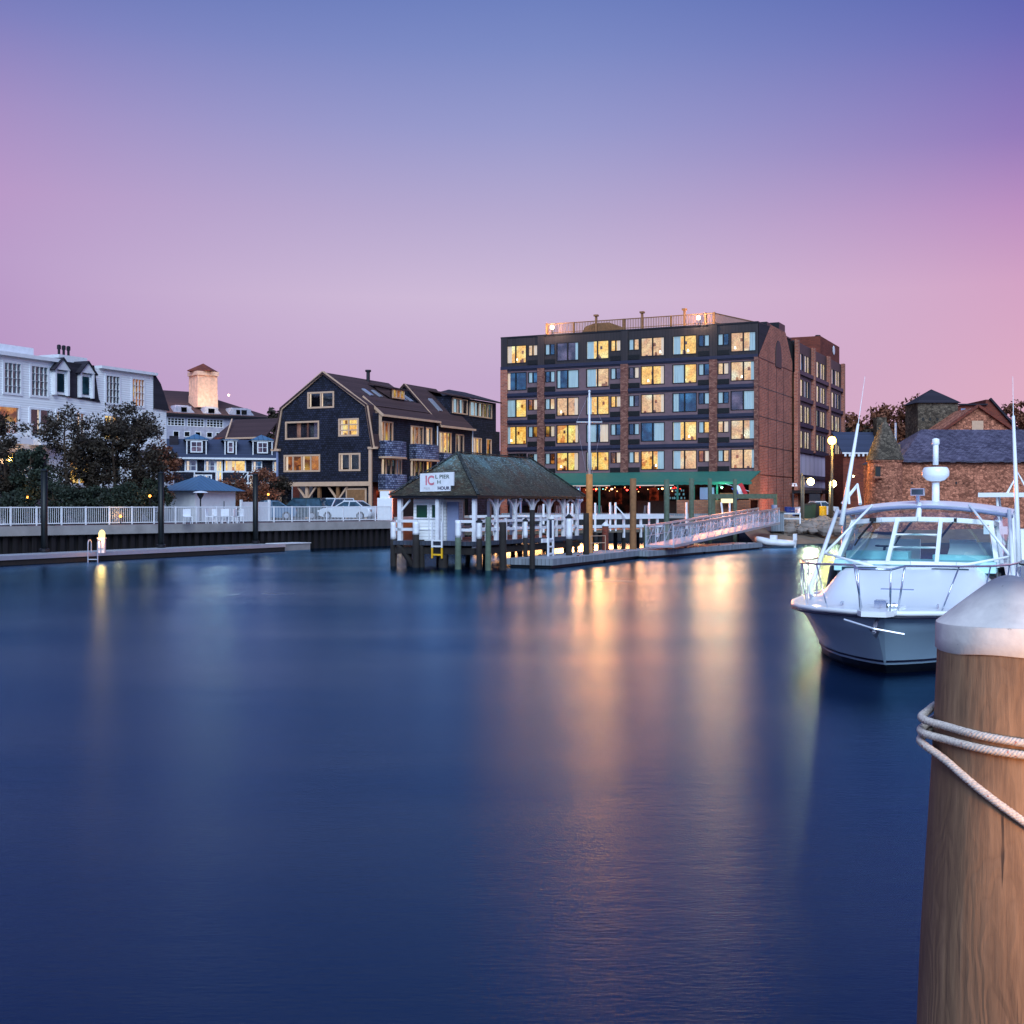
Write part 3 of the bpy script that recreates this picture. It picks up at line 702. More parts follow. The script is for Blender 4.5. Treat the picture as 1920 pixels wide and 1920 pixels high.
for x in (2.9,5.9): mb.bar((x,.1,3.3),(x-.9,.1,4.4),.14); mb.bar((x,.1,3.3),(x+.9,.1,4.4),.14)
mb.build('knee_brace','cream_trim',hb)
MB(FG).wall(6.3,9.2,GZ,4.45,[(6.75,8.5,GZ+.2,4.2)],.15,.25).build('garage_front','shingle_dark',hb)
mb = MB(FG); mb.box(6.65,8.6,.08,.14,GZ,4.28); mb.build('garage_frame','cream_trim',hb)
mb = MB(FG); mb.box(6.8,8.45,.03,.075,GZ,4.15); mb.build('garage_door','wood_brown',hb)
MB(FG).box(.1,9.1,5,9,GZ,4.7).build('under_wall','dark_core',hb)
MB(FG).box(8.95,9.2,-.16,.0,GZ,7.4).build('corner_post','cream_trim',hb)
MB(FG).box(-.02,.12,-.12,.0,GZ,7.4).build('downpipe','grey_blue',hb)
# core body
MB(FR).box(.4,10.3,.35,8.9,4.76,10.1).build('core','dark_core',hb)
# roof of the first block (ridge runs back)
mb = MB(FR)      # local: x back, y towards left of facade (into building)
rid = 4.6
roof_plane(mb,[(-.25,rid,13.72),(10.2,rid,13.72),(10.2,.42,10.95),(-.25,.42,10.95)])
roof_plane(mb,[(-.25,rid,13.72),(10.2,rid,13.72),(10.2,8.8,10.95),(-.25,8.8,10.95)])
roof_plane(mb,[(-.25,8.8,10.95),(10.2,8.8,10.95),(10.2,9.5,7.5),(-.25,9.5,7.5)])
roof_plane(mb,[(-.25,.42,10.95),(1.0,.42,10.95),(1.0,-.2,7.5),(-.25,-.2,7.5)])
roof_plane(mb,[(1.0,1.6,11.85),(10.6,1.6,11.85),(10.6,-.35,10.2),(1.0,-.35,10.2)])
mb.build('roof','roof_brown',hb)
MB(FR).box(.9,10.6,-.5,-.35,10.05,10.22).build('gutter','cream_trim',hb)
mb = MB(FR); mb.poly([(1.0,1.4,10.9),(1.0,-.3,10.1),(1.0,-.15,7.6),(1.0,.42,10.7)]); mb.bar((.97,1.5,11.7),(.97,-.4,10.15),.1,.2); mb.build('dormer_cheek','cream_trim',hb)
MB(FR).lathe([(.16,12.4),(.16,14.3),(.26,14.35),(.26,14.5),(.02,14.5)],(6.3,4.3,0),8).build('vent_pipe','dark_metal',hb)
for x,y_,z_ in ((2.6,3.0,12.75),(4.1,3.0,12.75),(8.1,3.0,12.75),(9.2,3.0,12.75)):
    mb = MB(FR); sl=(13.72-10.95)/(rid-.42)
    q=lambda X,Y,o: (X,Y,10.95+(Y-.42)*sl+o)
    roof_plane(mb,[q(x,2.6,.16),q(x+.5,2.6,.16),q(x+.5,1.75,.16),q(x,1.75,.16)],.1); mb.build('skylight','aluminium',hb)
mb = MB(FR); mb.box(5.4,7.7,1.5,1.6,11.9,12.75); roof_plane(mb,[(5.2,3.6,13.3),(7.9,3.6,13.3),(7.9,1.3,12.8),(5.2,1.3,12.8)]); mb.poly([(5.4,1.5,11.9),(5.4,1.5,12.8),(5.4,3.3,13.2),(5.4,2.9,12.7)]); mb.build('roof_dormer','roof_brown',hb)
window(hb,FR,5.6,7.5,11.95,12.7,3,1,'cream_trim','lit_amber',None,.07,.1,1.42,.08)
# side wall with balconies
sh=[(1.3,3.2,8.0,9.7,3,'lit_amber'),(1.4,3.7,5.1,6.7,3,'unlit_dark_glow'),(6.1,8.3,7.9,9.6,3,'lit_amber'),(8.75,9.8,7.9,9.6,1,'lit_peach'),(6.1,8.3,5.1,6.7,3,'unlit_dark_glow'),(8.8,9.7,5.1,6.7,1,'lit_orange'),(3.75,4.6,5.1,6.7,2,'unlit_blue_glow')]
MB(FR).wall(.05,10.4,4.75,10.3,[h[:4] for h in sh],0,.3).build('side_wall','shingle_dark',hb)
for (a,b,c,d,n,l) in sh: window(hb,FR,a,b,c,d,n,1,'cream_trim',l,[(.1,.25,CW)],.08,.12,0,trim=.03)
def balcony(t,F,x0,x1,z,yo=-1.0):
    mb=MB(F); n=7; pts=[(x0,0)]+[(x0+(x1-x0)*i/n, yo*(1-.25*abs(2*i/n-1)**3)) for i in range(n+1)]+[(x1,0)]
    mb.grid([[(x,y,z) for x,y in pts],[(x,y,z+1.25) for x,y in pts]]); mb.grid([[(x,y+.08 if 0<i<len(pts)-1 else y,z+1.25) for i,(x,y) in enumerate(pts)],[(x,y+.08 if 0<i<len(pts)-1 else y,z) for i,(x,y) in enumerate(pts)]])
    b=mb.build('balcony','shingle_blue',t)
    mb=MB(F); mb.slab([(x,y-.06) for x,y in pts[::-1]] if False else [(x,y-.06) for x,y in pts],z-.16,z-.01); mb.build('balcony_floor','cream_trim',b)
balcony(hb,FR,.9,4.1,6.85); balcony(hb,FR,5.9,9.7,6.8); balcony(hb,FR,.9,4.2,4.15); balcony(hb,FR,5.9,9.7,4.1)
mb=MB(FR); mb.wall(.3,11,GZ,4.75,[(1.6,3.6,GZ,4.1),(5.5,8.5,GZ,4.1)],.6,.4); mb.build('shop_front','brick_red',hb)
MB(FR).poly([(1,1.02,GZ),(9,1.02,GZ),(9,1.02,4.5),(1,1.02,4.5)]).build('shop_glow','red_glow',hb)
lamp(hb, FR @ Vector((3.2,-.5,3.9)), (1,.42,.2), 55, .2)
# second and third blocks
hc = thing('shingled_annex', 'brown roofed shingle annex with a steep gable and long top floor window band', 'apartment house', FR @ Vector((11,0,GZ)))
MB(FR).wall(10.4,17.2,4.75,10.0,[(10.9,13.2,7.5,9.35),(14.0,15.6,7.5,9.3),(10.9,13,5.0,6.6)],-.1,.3).build('side_wall','shingle_dark',hc)
window(hc,FR,10.9,13.2,7.5,9.35,3,1,'cream_trim','lit_orange',[(.1,.3,CW)],.08,.12,-.1); window(hc,FR,14.0,15.6,7.5,9.3,2,1,'cream_trim','unlit_dark_glow',[(.5,.6,CW)],.08,.12,-.1); window(hc,FR,10.9,13,5.0,6.6,3,1,'cream_trim','lit_amber',None,.08,.12,-.1)
MB(FR).wall(17.2,23.9,GZ,10.0,[(17.7,20.0,7.4,9.2),(21.0,22.1,7.4,9.2)],.3,.3).build('rear_wall','shingle_dark',hc)
window(hc,FR,17.7,20.0,7.4,9.2,4,1,'cream_trim','lit_yellow',[(.4,.7,CW)],.08,.12,.3); window(hc,FR,21.0,22.1,7.4,9.2,1,1,'cream_trim','lit_amber',None,.08,.12,.3)
MB(FR).box(10.5,23.8,.65,9,GZ,9.9).build('core','dark_core',hc)
balcony(hc,FR,10.8,15.8,6.15,-1.0); balcony(hc,FR,17.3,22.6,6.1,-.6)
mb=MB(FR); G0=10.7
# steep gable facing the viewer at x=G0, ridge y=3.6
mb.poly([(G0,-.3,9.9),(G0,3.2,13.5),(G0,7,9.9)]); mb.build('gable_wall','shingle_dark',hc)
mb=MB(FR); mb.bar((G0-.12,-.45,9.8),(G0-.12,3.2,13.6),.1,.2); mb.bar((G0-.12,7.2,9.8),(G0-.12,3.2,13.6),.1,.2); mb.build('rake_trim','cream_trim',hc)
mb=MB(FR); roof_plane(mb,[(G0-.25,3.2,13.65),(16.4,3.2,13.65),(17.0,-.5,9.85),(G0-.25,-.5,9.85)]); roof_plane(mb,[(G0-.25,3.2,13.65),(16.4,3.2,13.65),(16.4,7.2,9.85),(G0-.25,7.2,9.85)])
roof_plane(mb,[(14.2,3.2,13.5),(18.4,3.2,13.5),(18.4,0.2,12.85),(14.2,0.2,12.85)]); mb.build('roof','roof_brown',hc)
MB(FR).box(G0-.2,17.0,-.65,-.5,9.7,9.88).build('gutter','cream_trim',hc)
mb=MB(FR); mb.box(14.6,23.9,.7,5,9.9,12.8); mb.build('top_storey','shingle_dark',hc)
window(hc,FR,14.8,17.7,11.25,12.65,3,1,'cream_trim','unlit_dark_glow',[(.05,.25,CB),(.5,.62,CB)],.1,.14,.6,.1); window(hc,FR,18.2,22.8,11.2,12.6,5,1,'cream_trim','unlit_dark_glow',[(0,.3,CB),(.4,.5,CB)],.1,.14,.6,.1)
mb=MB(FR); roof_plane(mb,[(17.6,.1,12.85),(24.0,.1,12.85),(23.0,3.6,13.9),(19.6,3.6,13.9)]); roof_plane(mb,[(17.6,.1,12.85),(19.6,3.6,13.9),(17.6,7,12.85)]); mb.build('hip_roof','roof_dark',hc)
for q_ in ((12.2,2.6),):
    mb=MB(FR); sl=(13.65-9.85)/3.7; qq=lambda X,Y: (X,Y,9.85+(Y+.5)*sl+.16); roof_plane(mb,[qq(12.6,1.9),qq(13.3,1.9),qq(13.3,.8),qq(12.6,.8)],.1); mb.build('skylight','aluminium',hc)
for x in (10.45,17.15): MB(FR).tube([(x,-.2,4.6),(x,-.2,9.8)],.06,6).build('downpipe','white_trim',hc)

# ------------------------------------------------------------------ white clapboard block, far left
W0 = Vector((-33.5, 82, 0)); FW2 = frame(W0.x, W0.y, *V)
wb = thing('white_clapboard_hotel', 'white clapboard mansard block with tall black paned windows, far left', 'hotel', (W0.x, W0.y, GZ))
zt = 12.3
rows_ = [(-2.6,-.7,'unlit_teal_glow'),(.3,1.75,'unlit_teal_glow'),(2.6,4.1,'unlit_teal_glow'),(9.6,11.0,'unlit_dark_glow'),(12.3,13.6,'lit_amber')]
low = [(-2.2,1.6,'lit_amber'),(2.5,4.3,'unlit_dark_glow'),(4.85,5.5,'unlit_dark_glow'),(6.7,7.5,'lit_amber'),(9.4,11.1,'lit_orange'),(12.2,13.9,'unlit_dark_glow')]
hol = [(a,b,10.3,12.35) for a,b,_ in rows_]+[(a,b,7.6,9.45) for a,b,_ in low]+[(a,b,4.4,6.5) for a,b in ((-2,1.5),(2.6,4.2),(6,8),(9.4,11.2),(12.2,13.8))]
MB(FW2).wall(-14,14.6,GZ,12.75,hol,0,.3).build('wall','clapboard_white',wb)
for a,b,l in rows_: window(wb,FW2,a,b,10.3,12.35,4,4,'white_trim',l,None,.05,.02,0,trim=.1,proud=.06)
for a,b,l in low: window(wb,FW2,a,b,7.6,9.45,2,1,'white_trim',l,[(.45,.55,CW)],.07,.06,0,trim=.08,proud=.06)
for a,b in ((-2,1.5),(2.6,4.2),(6,8),(9.4,11.2),(12.2,13.8)): window(wb,FW2,a,b,4.4,6.5,2,1,'white_trim','unlit_dark_glow' if a != 6 else 'lit_orange',None,.07,.06,0,trim=.08,proud=.06)
MB(FW2).box(-14,14.5,.35,11,GZ,12.7).build('core','dark_core',wb)
mb=MB(FW2); mb.box(-14,5.0,-.3,11,12.75,13.0); mb.box(8.9,14.8,-.3,11,12.75,12.95); mb.build('cornice','white_trim',wb)
MB(FW2).box(-14,4.0,1.2,10,13.0,13.7).build('attic_block','white_trim',wb)
MB(FW2).box(6.0,8.7,.9,10,12.5,13.5).build('attic_block','white_trim',wb)
mb=MB(FW2); mb.prism([(5.0,10.55),(8.9,10.3),(8.4,12.9),(5.0,12.9)],-.06,.0); mb.poly([(5,-.07,10.5),(9,-.07,10.3),(9,.9,12.95),(5,.9,12.95)]); mb.build('mansard_slope','roof_dark',wb)
for (a,b) in ((4.55,5.65),(6.9,8.0)):
    d=thing('x','', '') if False else None
    mb=MB(FW2); m_=(a+b)/2; mb.box(a-.12,a+.04,-.35,.5,10.5,12.3); mb.box(b-.04,b+.12,-.35,.5,10.5,12.3); mb.prism([(a-.2,12.25),(b+.2,12.25),(m_,13.0)],-.38,.6); dm=mb.build('dormer','white_trim',wb)
    mb=MB(FW2); mb.box(a+.04,b-.04,-.12,.0,10.55,12.2); mb.build('front','clapboard_white',dm); MB(FW2).box(a+.22,b-.22,-.17,-.12,10.75,12.0).build('pane','unlit_teal_glow',dm)
    mb=MB(FW2); roof_plane(mb,[(a-.35,-.5,12.2),(m_,-.5,13.12),(m_,1.5,13.12),(a-.35,1.5,12.2)],.08); roof_plane(mb,[(b+.35,-.5,12.2),(m_,-.5,13.12),(m_,1.5,13.12),(b+.35,1.5,12.2)],.08); mb.build('dormer_roof','roof_dark',dm)
mb=MB(FW2); mb.poly([(14.61,.0,12.9),(14.61,.0,10.2),(15.9,.9,10.2),(14.9,1.8,13.2)]); mb.prism([(14.6,10.3),(16.4,10.2),(15.4,12.2),(14.62,13.0)],-.05,8); mb.build('gable_roof','roof_dark',wb)
MB(FW2).box(14.6,16.2,.1,8,GZ,10.3).build('end_wall','clapboard_white',wb)
for x in (6.9,7.35,7.8,-7.3+5,-1.8):
    MB(FW2).lathe([(.09,13.5),(.09,14.0),(.14,14.05),(.14,14.3),(.08,14.35)],(x+.2,2,0 if x>0 else .2),8).build('chimney_pot','dark_metal',wb)
for (a,b) in ((-2.4,1.8),(2.4,4.6),(12.0,14.2)):
    mb=MB(FW2); mb.box(a,b,-1.1,-.02,6.95,7.35); bb=mb.build('balcony','white_trim',wb)
    mb=MB(FW2); mb.box(a,b,-1.1,-1.05,8.25,8.32); mb.box(a,b,-1.1,-1.05,7.42,7.46); x=a
    while x<b: mb.box(x,x+.03,-1.09,-1.06,7.35,8.3); x+=.14
    mb.build('railing','white_trim',bb)
mb=MB(FW2); mb.box(-14,14,-2.4,-.02,3.9,4.1); mb.build('lower_canopy','roof_dark',wb)
lamp(wb, FW2 @ Vector((1.5,-1.2,5.9)), (1,.6,.3), 30, .2)

# ------------------------------------------------------------------ long brown-roofed hotel with a lit cupola
Yc = 150; c0 = P(270,800,Yc); FC = frame(c0.x, c0.y, .80, .60)
ch = thing('brown_roofed_hotel', 'distant white building with long brown roof, clerestory windows and glowing cupola', 'hotel', (c0.x,c0.y,GZ))
mb=MB(FC); roof_plane(mb,[(-3,-.5,14.0),(16.8,-.5,14.0),(9.4,8,17.5),(-3,8,17.5)]); roof_plane(mb,[(16.8,-.5,14.0),(16.8,16,14.0),(9.4,8,17.5)]); mb.build('roof','roof_brown',ch)
chh=[(a,a+2.2,12.5,13.5) for a in (.4,2.9,5.4,7.9)]+[(a,a+.8,11.2,11.9) for a in (3.6,5,6.4,7.9,9.1)]
MB(FC).wall(-3,16.4,GZ,13.9,chh,0,.3).build('wall','grey_white',ch); MB(FC).box(-3,16.3,.35,12,GZ,13.8).build('core','dark_core',ch)
for h in chh: window(ch,FC,*h,5 if h[2]>12 else 1,3 if h[2]>12 else 1,'white_trim','unlit_dark_glow',None,.08,.07)
MB(FC).box(-3,17,-.6,-.4,13.75,14.0).build('eave','dark_metal',ch)
for (a,b) in ((-.6,3),(3.6,6.5),(7.4,10),(10.8,14.4)):
    mb=MB(FC); mb.box(a+.5,b-.6,-.1,1.5,14.1,14.95); mb.prism([(a,14.05),(b,14.05),(b-1,15.05),(a+.4,15.05)],-.05,1.6); dd=mb.build('dormer','grey_white',ch)
    MB(FC).box(a+1.0,a+1.5,-.16,-.11,14.25,14.8).build('pane','unlit_dark_glow',dd)
    MB(FC).box(b-1.9,b-1.2,-.16,-.11,14.25,14.8).build('pane','unlit_dark_glow',dd)
cu=P(381,750,157); mb=MB(Matrix.Translation((cu.x,cu.y,0)) @ Matrix.Rotation(math.radians(38),4,'Z'))
mb.box(-1.35,1.35,-1.35,1.35,15.0,16.6); mb.box(-1.22,1.22,-1.22,1.22,16.6,19.1)
for a in (-1.27,-.4,.4,1.27):
    for k in (-1,1): mb.box(a-.06,a+.06,k*1.23-.05,k*1.23+.05,16.6,19.0); mb.box(k*1.23-.05,k*1.23+.05,a-.06,a+.06,16.6,19.0)
mb.box(-1.45,1.45,-1.45,1.45,19.0,19.5); cup=mb.build('cupola','cupola_paint',ch)
mb=MB(mb.M); mb.lathe([(2.1,19.5),(2.15,19.6),(.02,20.6)],(0,0,0),4); mb.M=mb.M; mb.build('cupola_roof','brick_red',cup)
lamp(ch,(cu.x+2.4,cu.y-3.6,16.1),(1,.82,.50),330,.3); lamp(ch,(cu.x-1.9,cu.y-4.6,16.2),(1,.68,.56),260,.3)
MB().ball((cu.x+3.7,cu.y-2.2,16.45),.12).build('roof_lamp','flood_bulb',ch)
mb=MB(FC); mb.box(1.2,2.8,7.2,8.6,16.8,17.6); mb.box(.8,3.2,7,8.8,17.6,17.8); mb.build('roof_vent','dark_metal',ch)
# brown gabled house
b0=P(425,820,124); FB=frame(b0.x,b0.y,*U)
br=thing('brown_gabled_house','small brown house with tan eaves behind the blue roofed house','house',(b0.x,b0.y,GZ))
mb=MB(FB); mb.wall(-1.5,4.6,GZ,9.6,[],0,.3); mb.box(-1.4,4.5,.1,6,GZ,9.5); mb.build('wall','brick_red',br)
mb=MB(FB); roof_plane(mb,[(-1.7,3.5,11.6),(3.9,3.5,11.6),(4.9,-.4,9.5),(.2,-.4,9.5)]); roof_plane(mb,[(-1.7,3.5,11.6),(.2,-.4,9.5),(-2.4,.5,9.4)]); mb.build('roof','roof_brown',br)
mb=MB(FB); mb.bar((-.9,2,11.5),(.3,-.45,9.5),.12,.2); mb.bar((.2,-.45,9.45),(4.9,-.45,9.45),.12,.16); mb.build('eave_trim','cream_trim',br)
# ------------------------------------------------------------------ blue-roofed shingled house
e0=P(336,880,108); FE=frame(e0.x,e0.y,.955,.295)
bl=thing('blue_roofed_house','dark shingled house with slate blue roof and three white framed dormers','house',(e0.x,e0.y,GZ))
eh=[(.5,1.45,5.85,6.75,'lit_dim'),(2.15,3.0,5.85,6.75,'lit_dim'),(3.1,3.6,5.0,6.75,'lit_orange'),(3.85,5.6,5.85,6.8,'lit_yellow'),(6.2,7.0,5.85,6.75,'unlit_blue_glow'),(8.0,8.75,5.85,6.75,'unlit_blue_glow'),(1.25,2.0,4.2,5.5,'lit_dim'),(2.15,2.7,4.2,5.5,'unlit_blue_glow'),(3.1,3.9,3.9,4.9,'lit_dim'),(5.8,7.2,4.2,5.5,'unlit_blue_glow')]
MB(FE).wall(-.3,9.6,GZ,7.0,[h[:4] for h in eh],0,.3).build('wall','shingle_dark',bl); MB(FE).box(-.2,9.5,.35,6,GZ,6.95).build('core','dark_core',bl)
for (a,b,c,d,l) in eh: window(bl,FE,a,b,c,d,2,2 if l!='lit_yellow' else 1,'white_trim',l,[(.1,.35,CW)],.06,.05,0,trim=.05)
mb=MB(FE); roof_plane(mb,[(-.4,-.35,7.0),(9.9,-.35,7.0),(9.2,2.6,8.75),(-1.6,2.6,8.75)]); roof_plane(mb,[(-.4,-.35,7.0),(-1.6,2.6,8.75),(-3.4,5.5,7.0)]); mb.build('roof','roof_blue',bl)
mb=MB(FE); mb.box(-.4,9.9,-.5,-.36,6.86,7.02); mb.bar((-.45,-.4,7.0),(-1.65,2.5,8.85),.08,.18); mb.build('eave_trim','white_trim',bl)
for (a,b,wn) in ((.67,2.25,.95),(3.9,4.8,.45),(6.3,7.9,.85)):
    m_=(a+b)/2; hz=9.15 if b-a>1.2 else 8.75
    mb=MB(FE); mb.box(a,b,.25,2.6,7.2,8.55); dd=mb.build('dormer','shingle_dark',bl)
    mb=MB(FE); mb.box(a-.07,a+.02,.18,.26,7.2,8.55); mb.box(b-.02,b+.07,.18,.26,7.2,8.55); mb.box(a-.15,b+.15,.12,.26,8.5,8.64); mb.build('dormer_trim','white_trim',dd)
    mb=MB(FE); roof_plane(mb,[(a-.25,.05,8.64),(b+.25,.05,8.64),(m_,1.3,hz)],.06); roof_plane(mb,[(a-.25,.05,8.64),(m_,1.3,hz),(m_,4,hz),(a-.25,4,8.64)],.06); roof_plane(mb,[(b+.25,.05,8.64),(m_,1.3,hz),(m_,4,hz),(b+.25,4,8.64)],.06); mb.build('dormer_roof','metal_roof',dd)
    window(bl,FE,m_-wn/2,m_+wn/2,7.5,8.42,2 if wn>.6 else 1,2,'white_trim','lit_dim',None,.06,.05,.17,.07,trim=.04)
MB(FE).box(-.75,.0,1.6,2.4,7.8,8.95).build('chimney','roof_dark',bl)
mb=MB(FE); mb.box(-1.5,9.6,-1.3,-1.24,5.72,5.8); mb.box(.2,9.5,-1.3,-.05,4.75,4.85)
mb.build('deck_rail','white_trim',bl)
for x in (-1.4,1.2,3.2,5.7,7.5,9.5): MB(FE).box(x-.05,x+.05,-1.32,-1.22,GZ,5.72).build('deck_post','white_trim',bl)
mb=MB(FE)
for x in (5.0,5.3): mb.bar((x,-1.2,5.1),(x+.4,-1.2,5.7),.05)
mb.build('deck_brace','white_trim',bl)

# ------------------------------------------------------------------ promenade booth
g0=P(366,950,84); FK=frame(g0.x,g0.y,*V)
bo=thing('promenade_booth','small white booth with pyramid blue green metal roof behind the promenade railing','booth',(g0.x,g0.y,GZ))
mb=MB(FK); mb.box(0,4.3,0,2.6,GZ,3.95); mb.build('wall','white_trim',bo)
mb=MB(FK)
r=(-.55,4.85,-.5,3.1); ap=(2.15,1.3,5.0)
cs=[(r[0],r[2],3.9),(r[1],r[2],3.9),(r[1],r[3],3.9),(r[0],r[3],3.9)]
for i in range(4): mb.poly([cs[i],cs[(i+1)%4],ap])
mb.poly(cs[::-1]); mb.build('roof','metal_roof',bo)
MB(FK).box(3.0,3.05,-.03,0,GZ,3.2).build('door_joint','dark_metal',bo)
f=thing('white_fence','solid white panel fence joining the right side of the small booth','fence',FK @ Vector((5,-.5,GZ)))
mb=MB(FK); mb.box(4.35,7.6,-.45,-.39,GZ,3.15); mb.build('panel','white_trim',f)
for x in (4.4,6.0,7.65): MB(FK).box(x-.08,x+.08,-.5,-.34,GZ,3.3).build('post','white_trim',f)
lp=P(376,975,78); f=thing('lamp_post','dark post lamp with a flared cap in front of the white booth','lamp post',(lp.x,lp.y,GZ))
MB().tube([(lp.x,lp.y,GZ),(lp.x,lp.y,3.35)],.045,8).build('pole','dark_metal',f); MB().lathe([(.05,3.3),(.2,3.55),(.22,3.68),(.02,3.7)],(lp.x,lp.y,0),10).build('lantern','dark_metal',f); MB().lathe([(.48,3.7),(.35,3.77),(.02,3.82)],(lp.x,lp.y,0),16).build('cap','white_trim',f,True)
# patio chairs behind the railing
def chair(loc,rz,label,g):
    M=Matrix.Translation(loc) @ Matrix.Rotation(rz,4,'Z'); c=thing('patio_chair',label,'chair',loc,g)
    MB(M).box(-.24,.24,-.22,.24,.41,.45).build('seat','white_paint',c); MB(M).box(-.24,.24,.22,.26,.45,.9).build('backrest','white_paint',c)
    for i,j in ((-.22,-.2),(.22,-.2),(-.22,.22),(.22,.22)): MB(M).box(i-.02,i+.02,j-.02,j+.02,0,.41).build('leg','white_paint',c)
for i,px in enumerate((352,395,408,421,434,447)):
    q=P(px,975,76+i*.5); chair(Vector((q.x,q.y,GZ)),.5+i,['white patio chair on the promenade, standing left of the lamp post','white patio chair on the promenade, first right of the lamp post','white patio chair on the promenade, second right of the lamp post','white patio chair on the promenade, third right of the lamp post','white patio chair on the promenade, fourth right of the lamp post','white patio chair on the promenade at the booth fence corner'][i],'patio chairs on the promenade')
for i,px in enumerate((8,34)):
    q=P(px,975,72); f=thing('patio_table',['white patio table at the far left edge behind the railing','white patio table second from the left edge behind the railing'][i],'table',(q.x,q.y,GZ),'patio tables on the promenade')
    MB().lathe([(.02,2.5),(.5,2.5),(.5,2.54),(.02,2.54)],(q.x,q.y,0),14).build('table_top','white_paint',f); MB().tube([(q.x,q.y,GZ),(q.x,q.y,2.5)],.04,6).build('leg','white_paint',f); MB().lathe([(.25,GZ),(.22,GZ+.04),(.02,GZ+.05)],(q.x,q.y,0),10).build('base','white_paint',f)
# white utility cabinets by the shingled building
q=P(722,960,93); f=thing('utility_cabinet','tall white cabinet beside the promenade railing end, right of the shingled building','cabinet',(q.x,q.y,GZ))
mb=MB(Matrix.Translation((q.x,q.y,0))); mb.box(-.55,.55,-.3,.3,GZ,3.45); mb.box(-.35,.35,-.25,.25,3.45,3.95); mb.build('case','white_paint',f); mb=MB(Matrix.Translation((q.x,q.y,0))); mb.box(-.5,-.02,-.33,-.3,GZ+.1,3.35); mb.box(.02,.5,-.33,-.3,GZ+.1,3.35); mb.build('door','white_trim',f)
# ------------------------------------------------------------------ pier house
FP_ = frame(-1.6-.904*4.6, 58+.428*4.6, *U)    # x 0..4.6 (right corner is nearest), y back 0..13.1
DZ = 1.25; EZ = 3.45
O0 = FP_ @ Vector((2.3, 6.5, DZ))
ph = thing('pier_house', 'open white pier pavilion with mossy shingled hip roof standing over the water', 'pavilion', O0)
mb = MB(FP_)
a,b,c,d = (-.1,-.1,EZ-.05),(4.7,-.1,EZ-.05),(4.7,13.2,EZ-.05),(-.1,13.2,EZ-.05); r1=(2.3,2.4,5.5); r2=(2.3,10.9,5.5)
def sag(p,q,rr,ss,n=6):
    """roof plane with a slight sag, eave p-q, ridge rr-ss"""
    rows=[]
    for i in range(n+1):
        t=i/n; A_=Vector(p).lerp(Vector(rr),t); B_=Vector(q).lerp(Vector(ss),t); k=-.06*math.sin(math.pi*t)
        rows.append([A_.lerp(B_,j/8)+Vector((0,0,k*(.6+.4*math.sin(j*2.1+1)))) for j in range(9)])
    return rows
mb.grid(sag(a,b,r1,r1)); mb.grid(sag(b,c,r1,r2)); mb.grid(sag(c,d,r2,r2)); mb.grid(sag(d,a,r2,r1))
# mossy shingle
s = NT('mossy_shingle'); v = s.coord('UV'); bt_ = s.add('ShaderNodeTexBrick'); s.L(v, bt_.inputs['Vector'])
for k_, c_ in (('Color1', rgb(126,130,128)), ('Color2', rgb(58,60,58)), ('Mortar', rgb(20,22,22))): bt_.inputs[k_].default_value = c_
bt_.inputs['Scale'].default_value = 1; bt_.inputs['Brick Width'].default_value = .17; bt_.inputs['Row Height'].default_value = .13; bt_.inputs['Mortar Size'].default_value = .014
n = s.noise(s.coord(), 1.3, 8, .7); n2_ = s.noise(s.coord('Object', (1,1,3)), 6, 5, .7)
c_ = s.mix(s.ramp(n, [(.45, (0,0,0)), (.62, (.75,.75,.75))]), bt_.outputs['Color'], rgb(96,90,70))
c_ = s.mix(s.ramp(s.noise(s.coord(), .8, 6, .7), [(.5, (0,0,0)), (.62, (.7,.7,.7))]), c_, rgb(110,84,70))
c_ = s.mix(s.ramp(s.noise(s.coord(), .55, 7, .72), [(.5, (0,0,0)), (.62, (.65,.65,.65))]), c_, rgb(104,130,138))
c_ = s.mix(s.ramp(n2_, [(.55, (0,0,0)), (.63, (.9,.9,.9))]), c_, rgb(160,184,192))
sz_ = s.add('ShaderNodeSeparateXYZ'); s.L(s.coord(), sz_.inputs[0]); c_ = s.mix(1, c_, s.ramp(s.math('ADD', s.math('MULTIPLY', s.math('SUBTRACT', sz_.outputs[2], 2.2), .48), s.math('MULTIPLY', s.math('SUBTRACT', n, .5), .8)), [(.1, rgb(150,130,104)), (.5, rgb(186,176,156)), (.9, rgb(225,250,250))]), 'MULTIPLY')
s.bsdf(c_, .85, 0, bt_.outputs['Fac'], -.5, .02); MATS['mossy_shingle'] = s.m
mb.build('roof', 'mossy_shingle', ph)
mb = MB(FP_); mb.poly([a,d,c,b]); mb.box(0,4.6,0,.1,EZ-.17,EZ-.07); mb.box(4.5,4.6,.1,13.1,EZ-.17,EZ-.07); mb.box(0,.1,.1,13.1,EZ-.17,EZ-.07); mb.build('eave_beam','dark_metal',ph)
mb = MB(FP_)
for p,q in ((a,r1),(b,r1),(c,r2),(d,r2),(r1,r2)): mb.bar(Vector(p)+Vector((0,0,.05)),Vector(q)+Vector((0,0,.05)),.16,.05)
mb.build('ridge_cap','shingle_pier',ph)
MB(FP_).box(.05,4.55,.05,13.05,DZ-.2,DZ).build('deck','dock_wood_dark',ph)
mb=MB(FP_); mb.box(.05,4.6,.2,.4,DZ-.62,DZ-.3); mb.box(4.2,4.4,.1,13,DZ-.62,DZ-.31); mb.box(.3,.5,.1,13,DZ-.62,DZ-.31); mb.build('under_beam','wood_dark',ph)
posts=[(.3,.3),(2.35,.3),(4.3,.3)]+[(4.3,y) for y in (2.6,4.7,6.8,8.9,10.9,12.8)]+[(.3,y) for y in (3.5,6.7,9.9,12.8)]
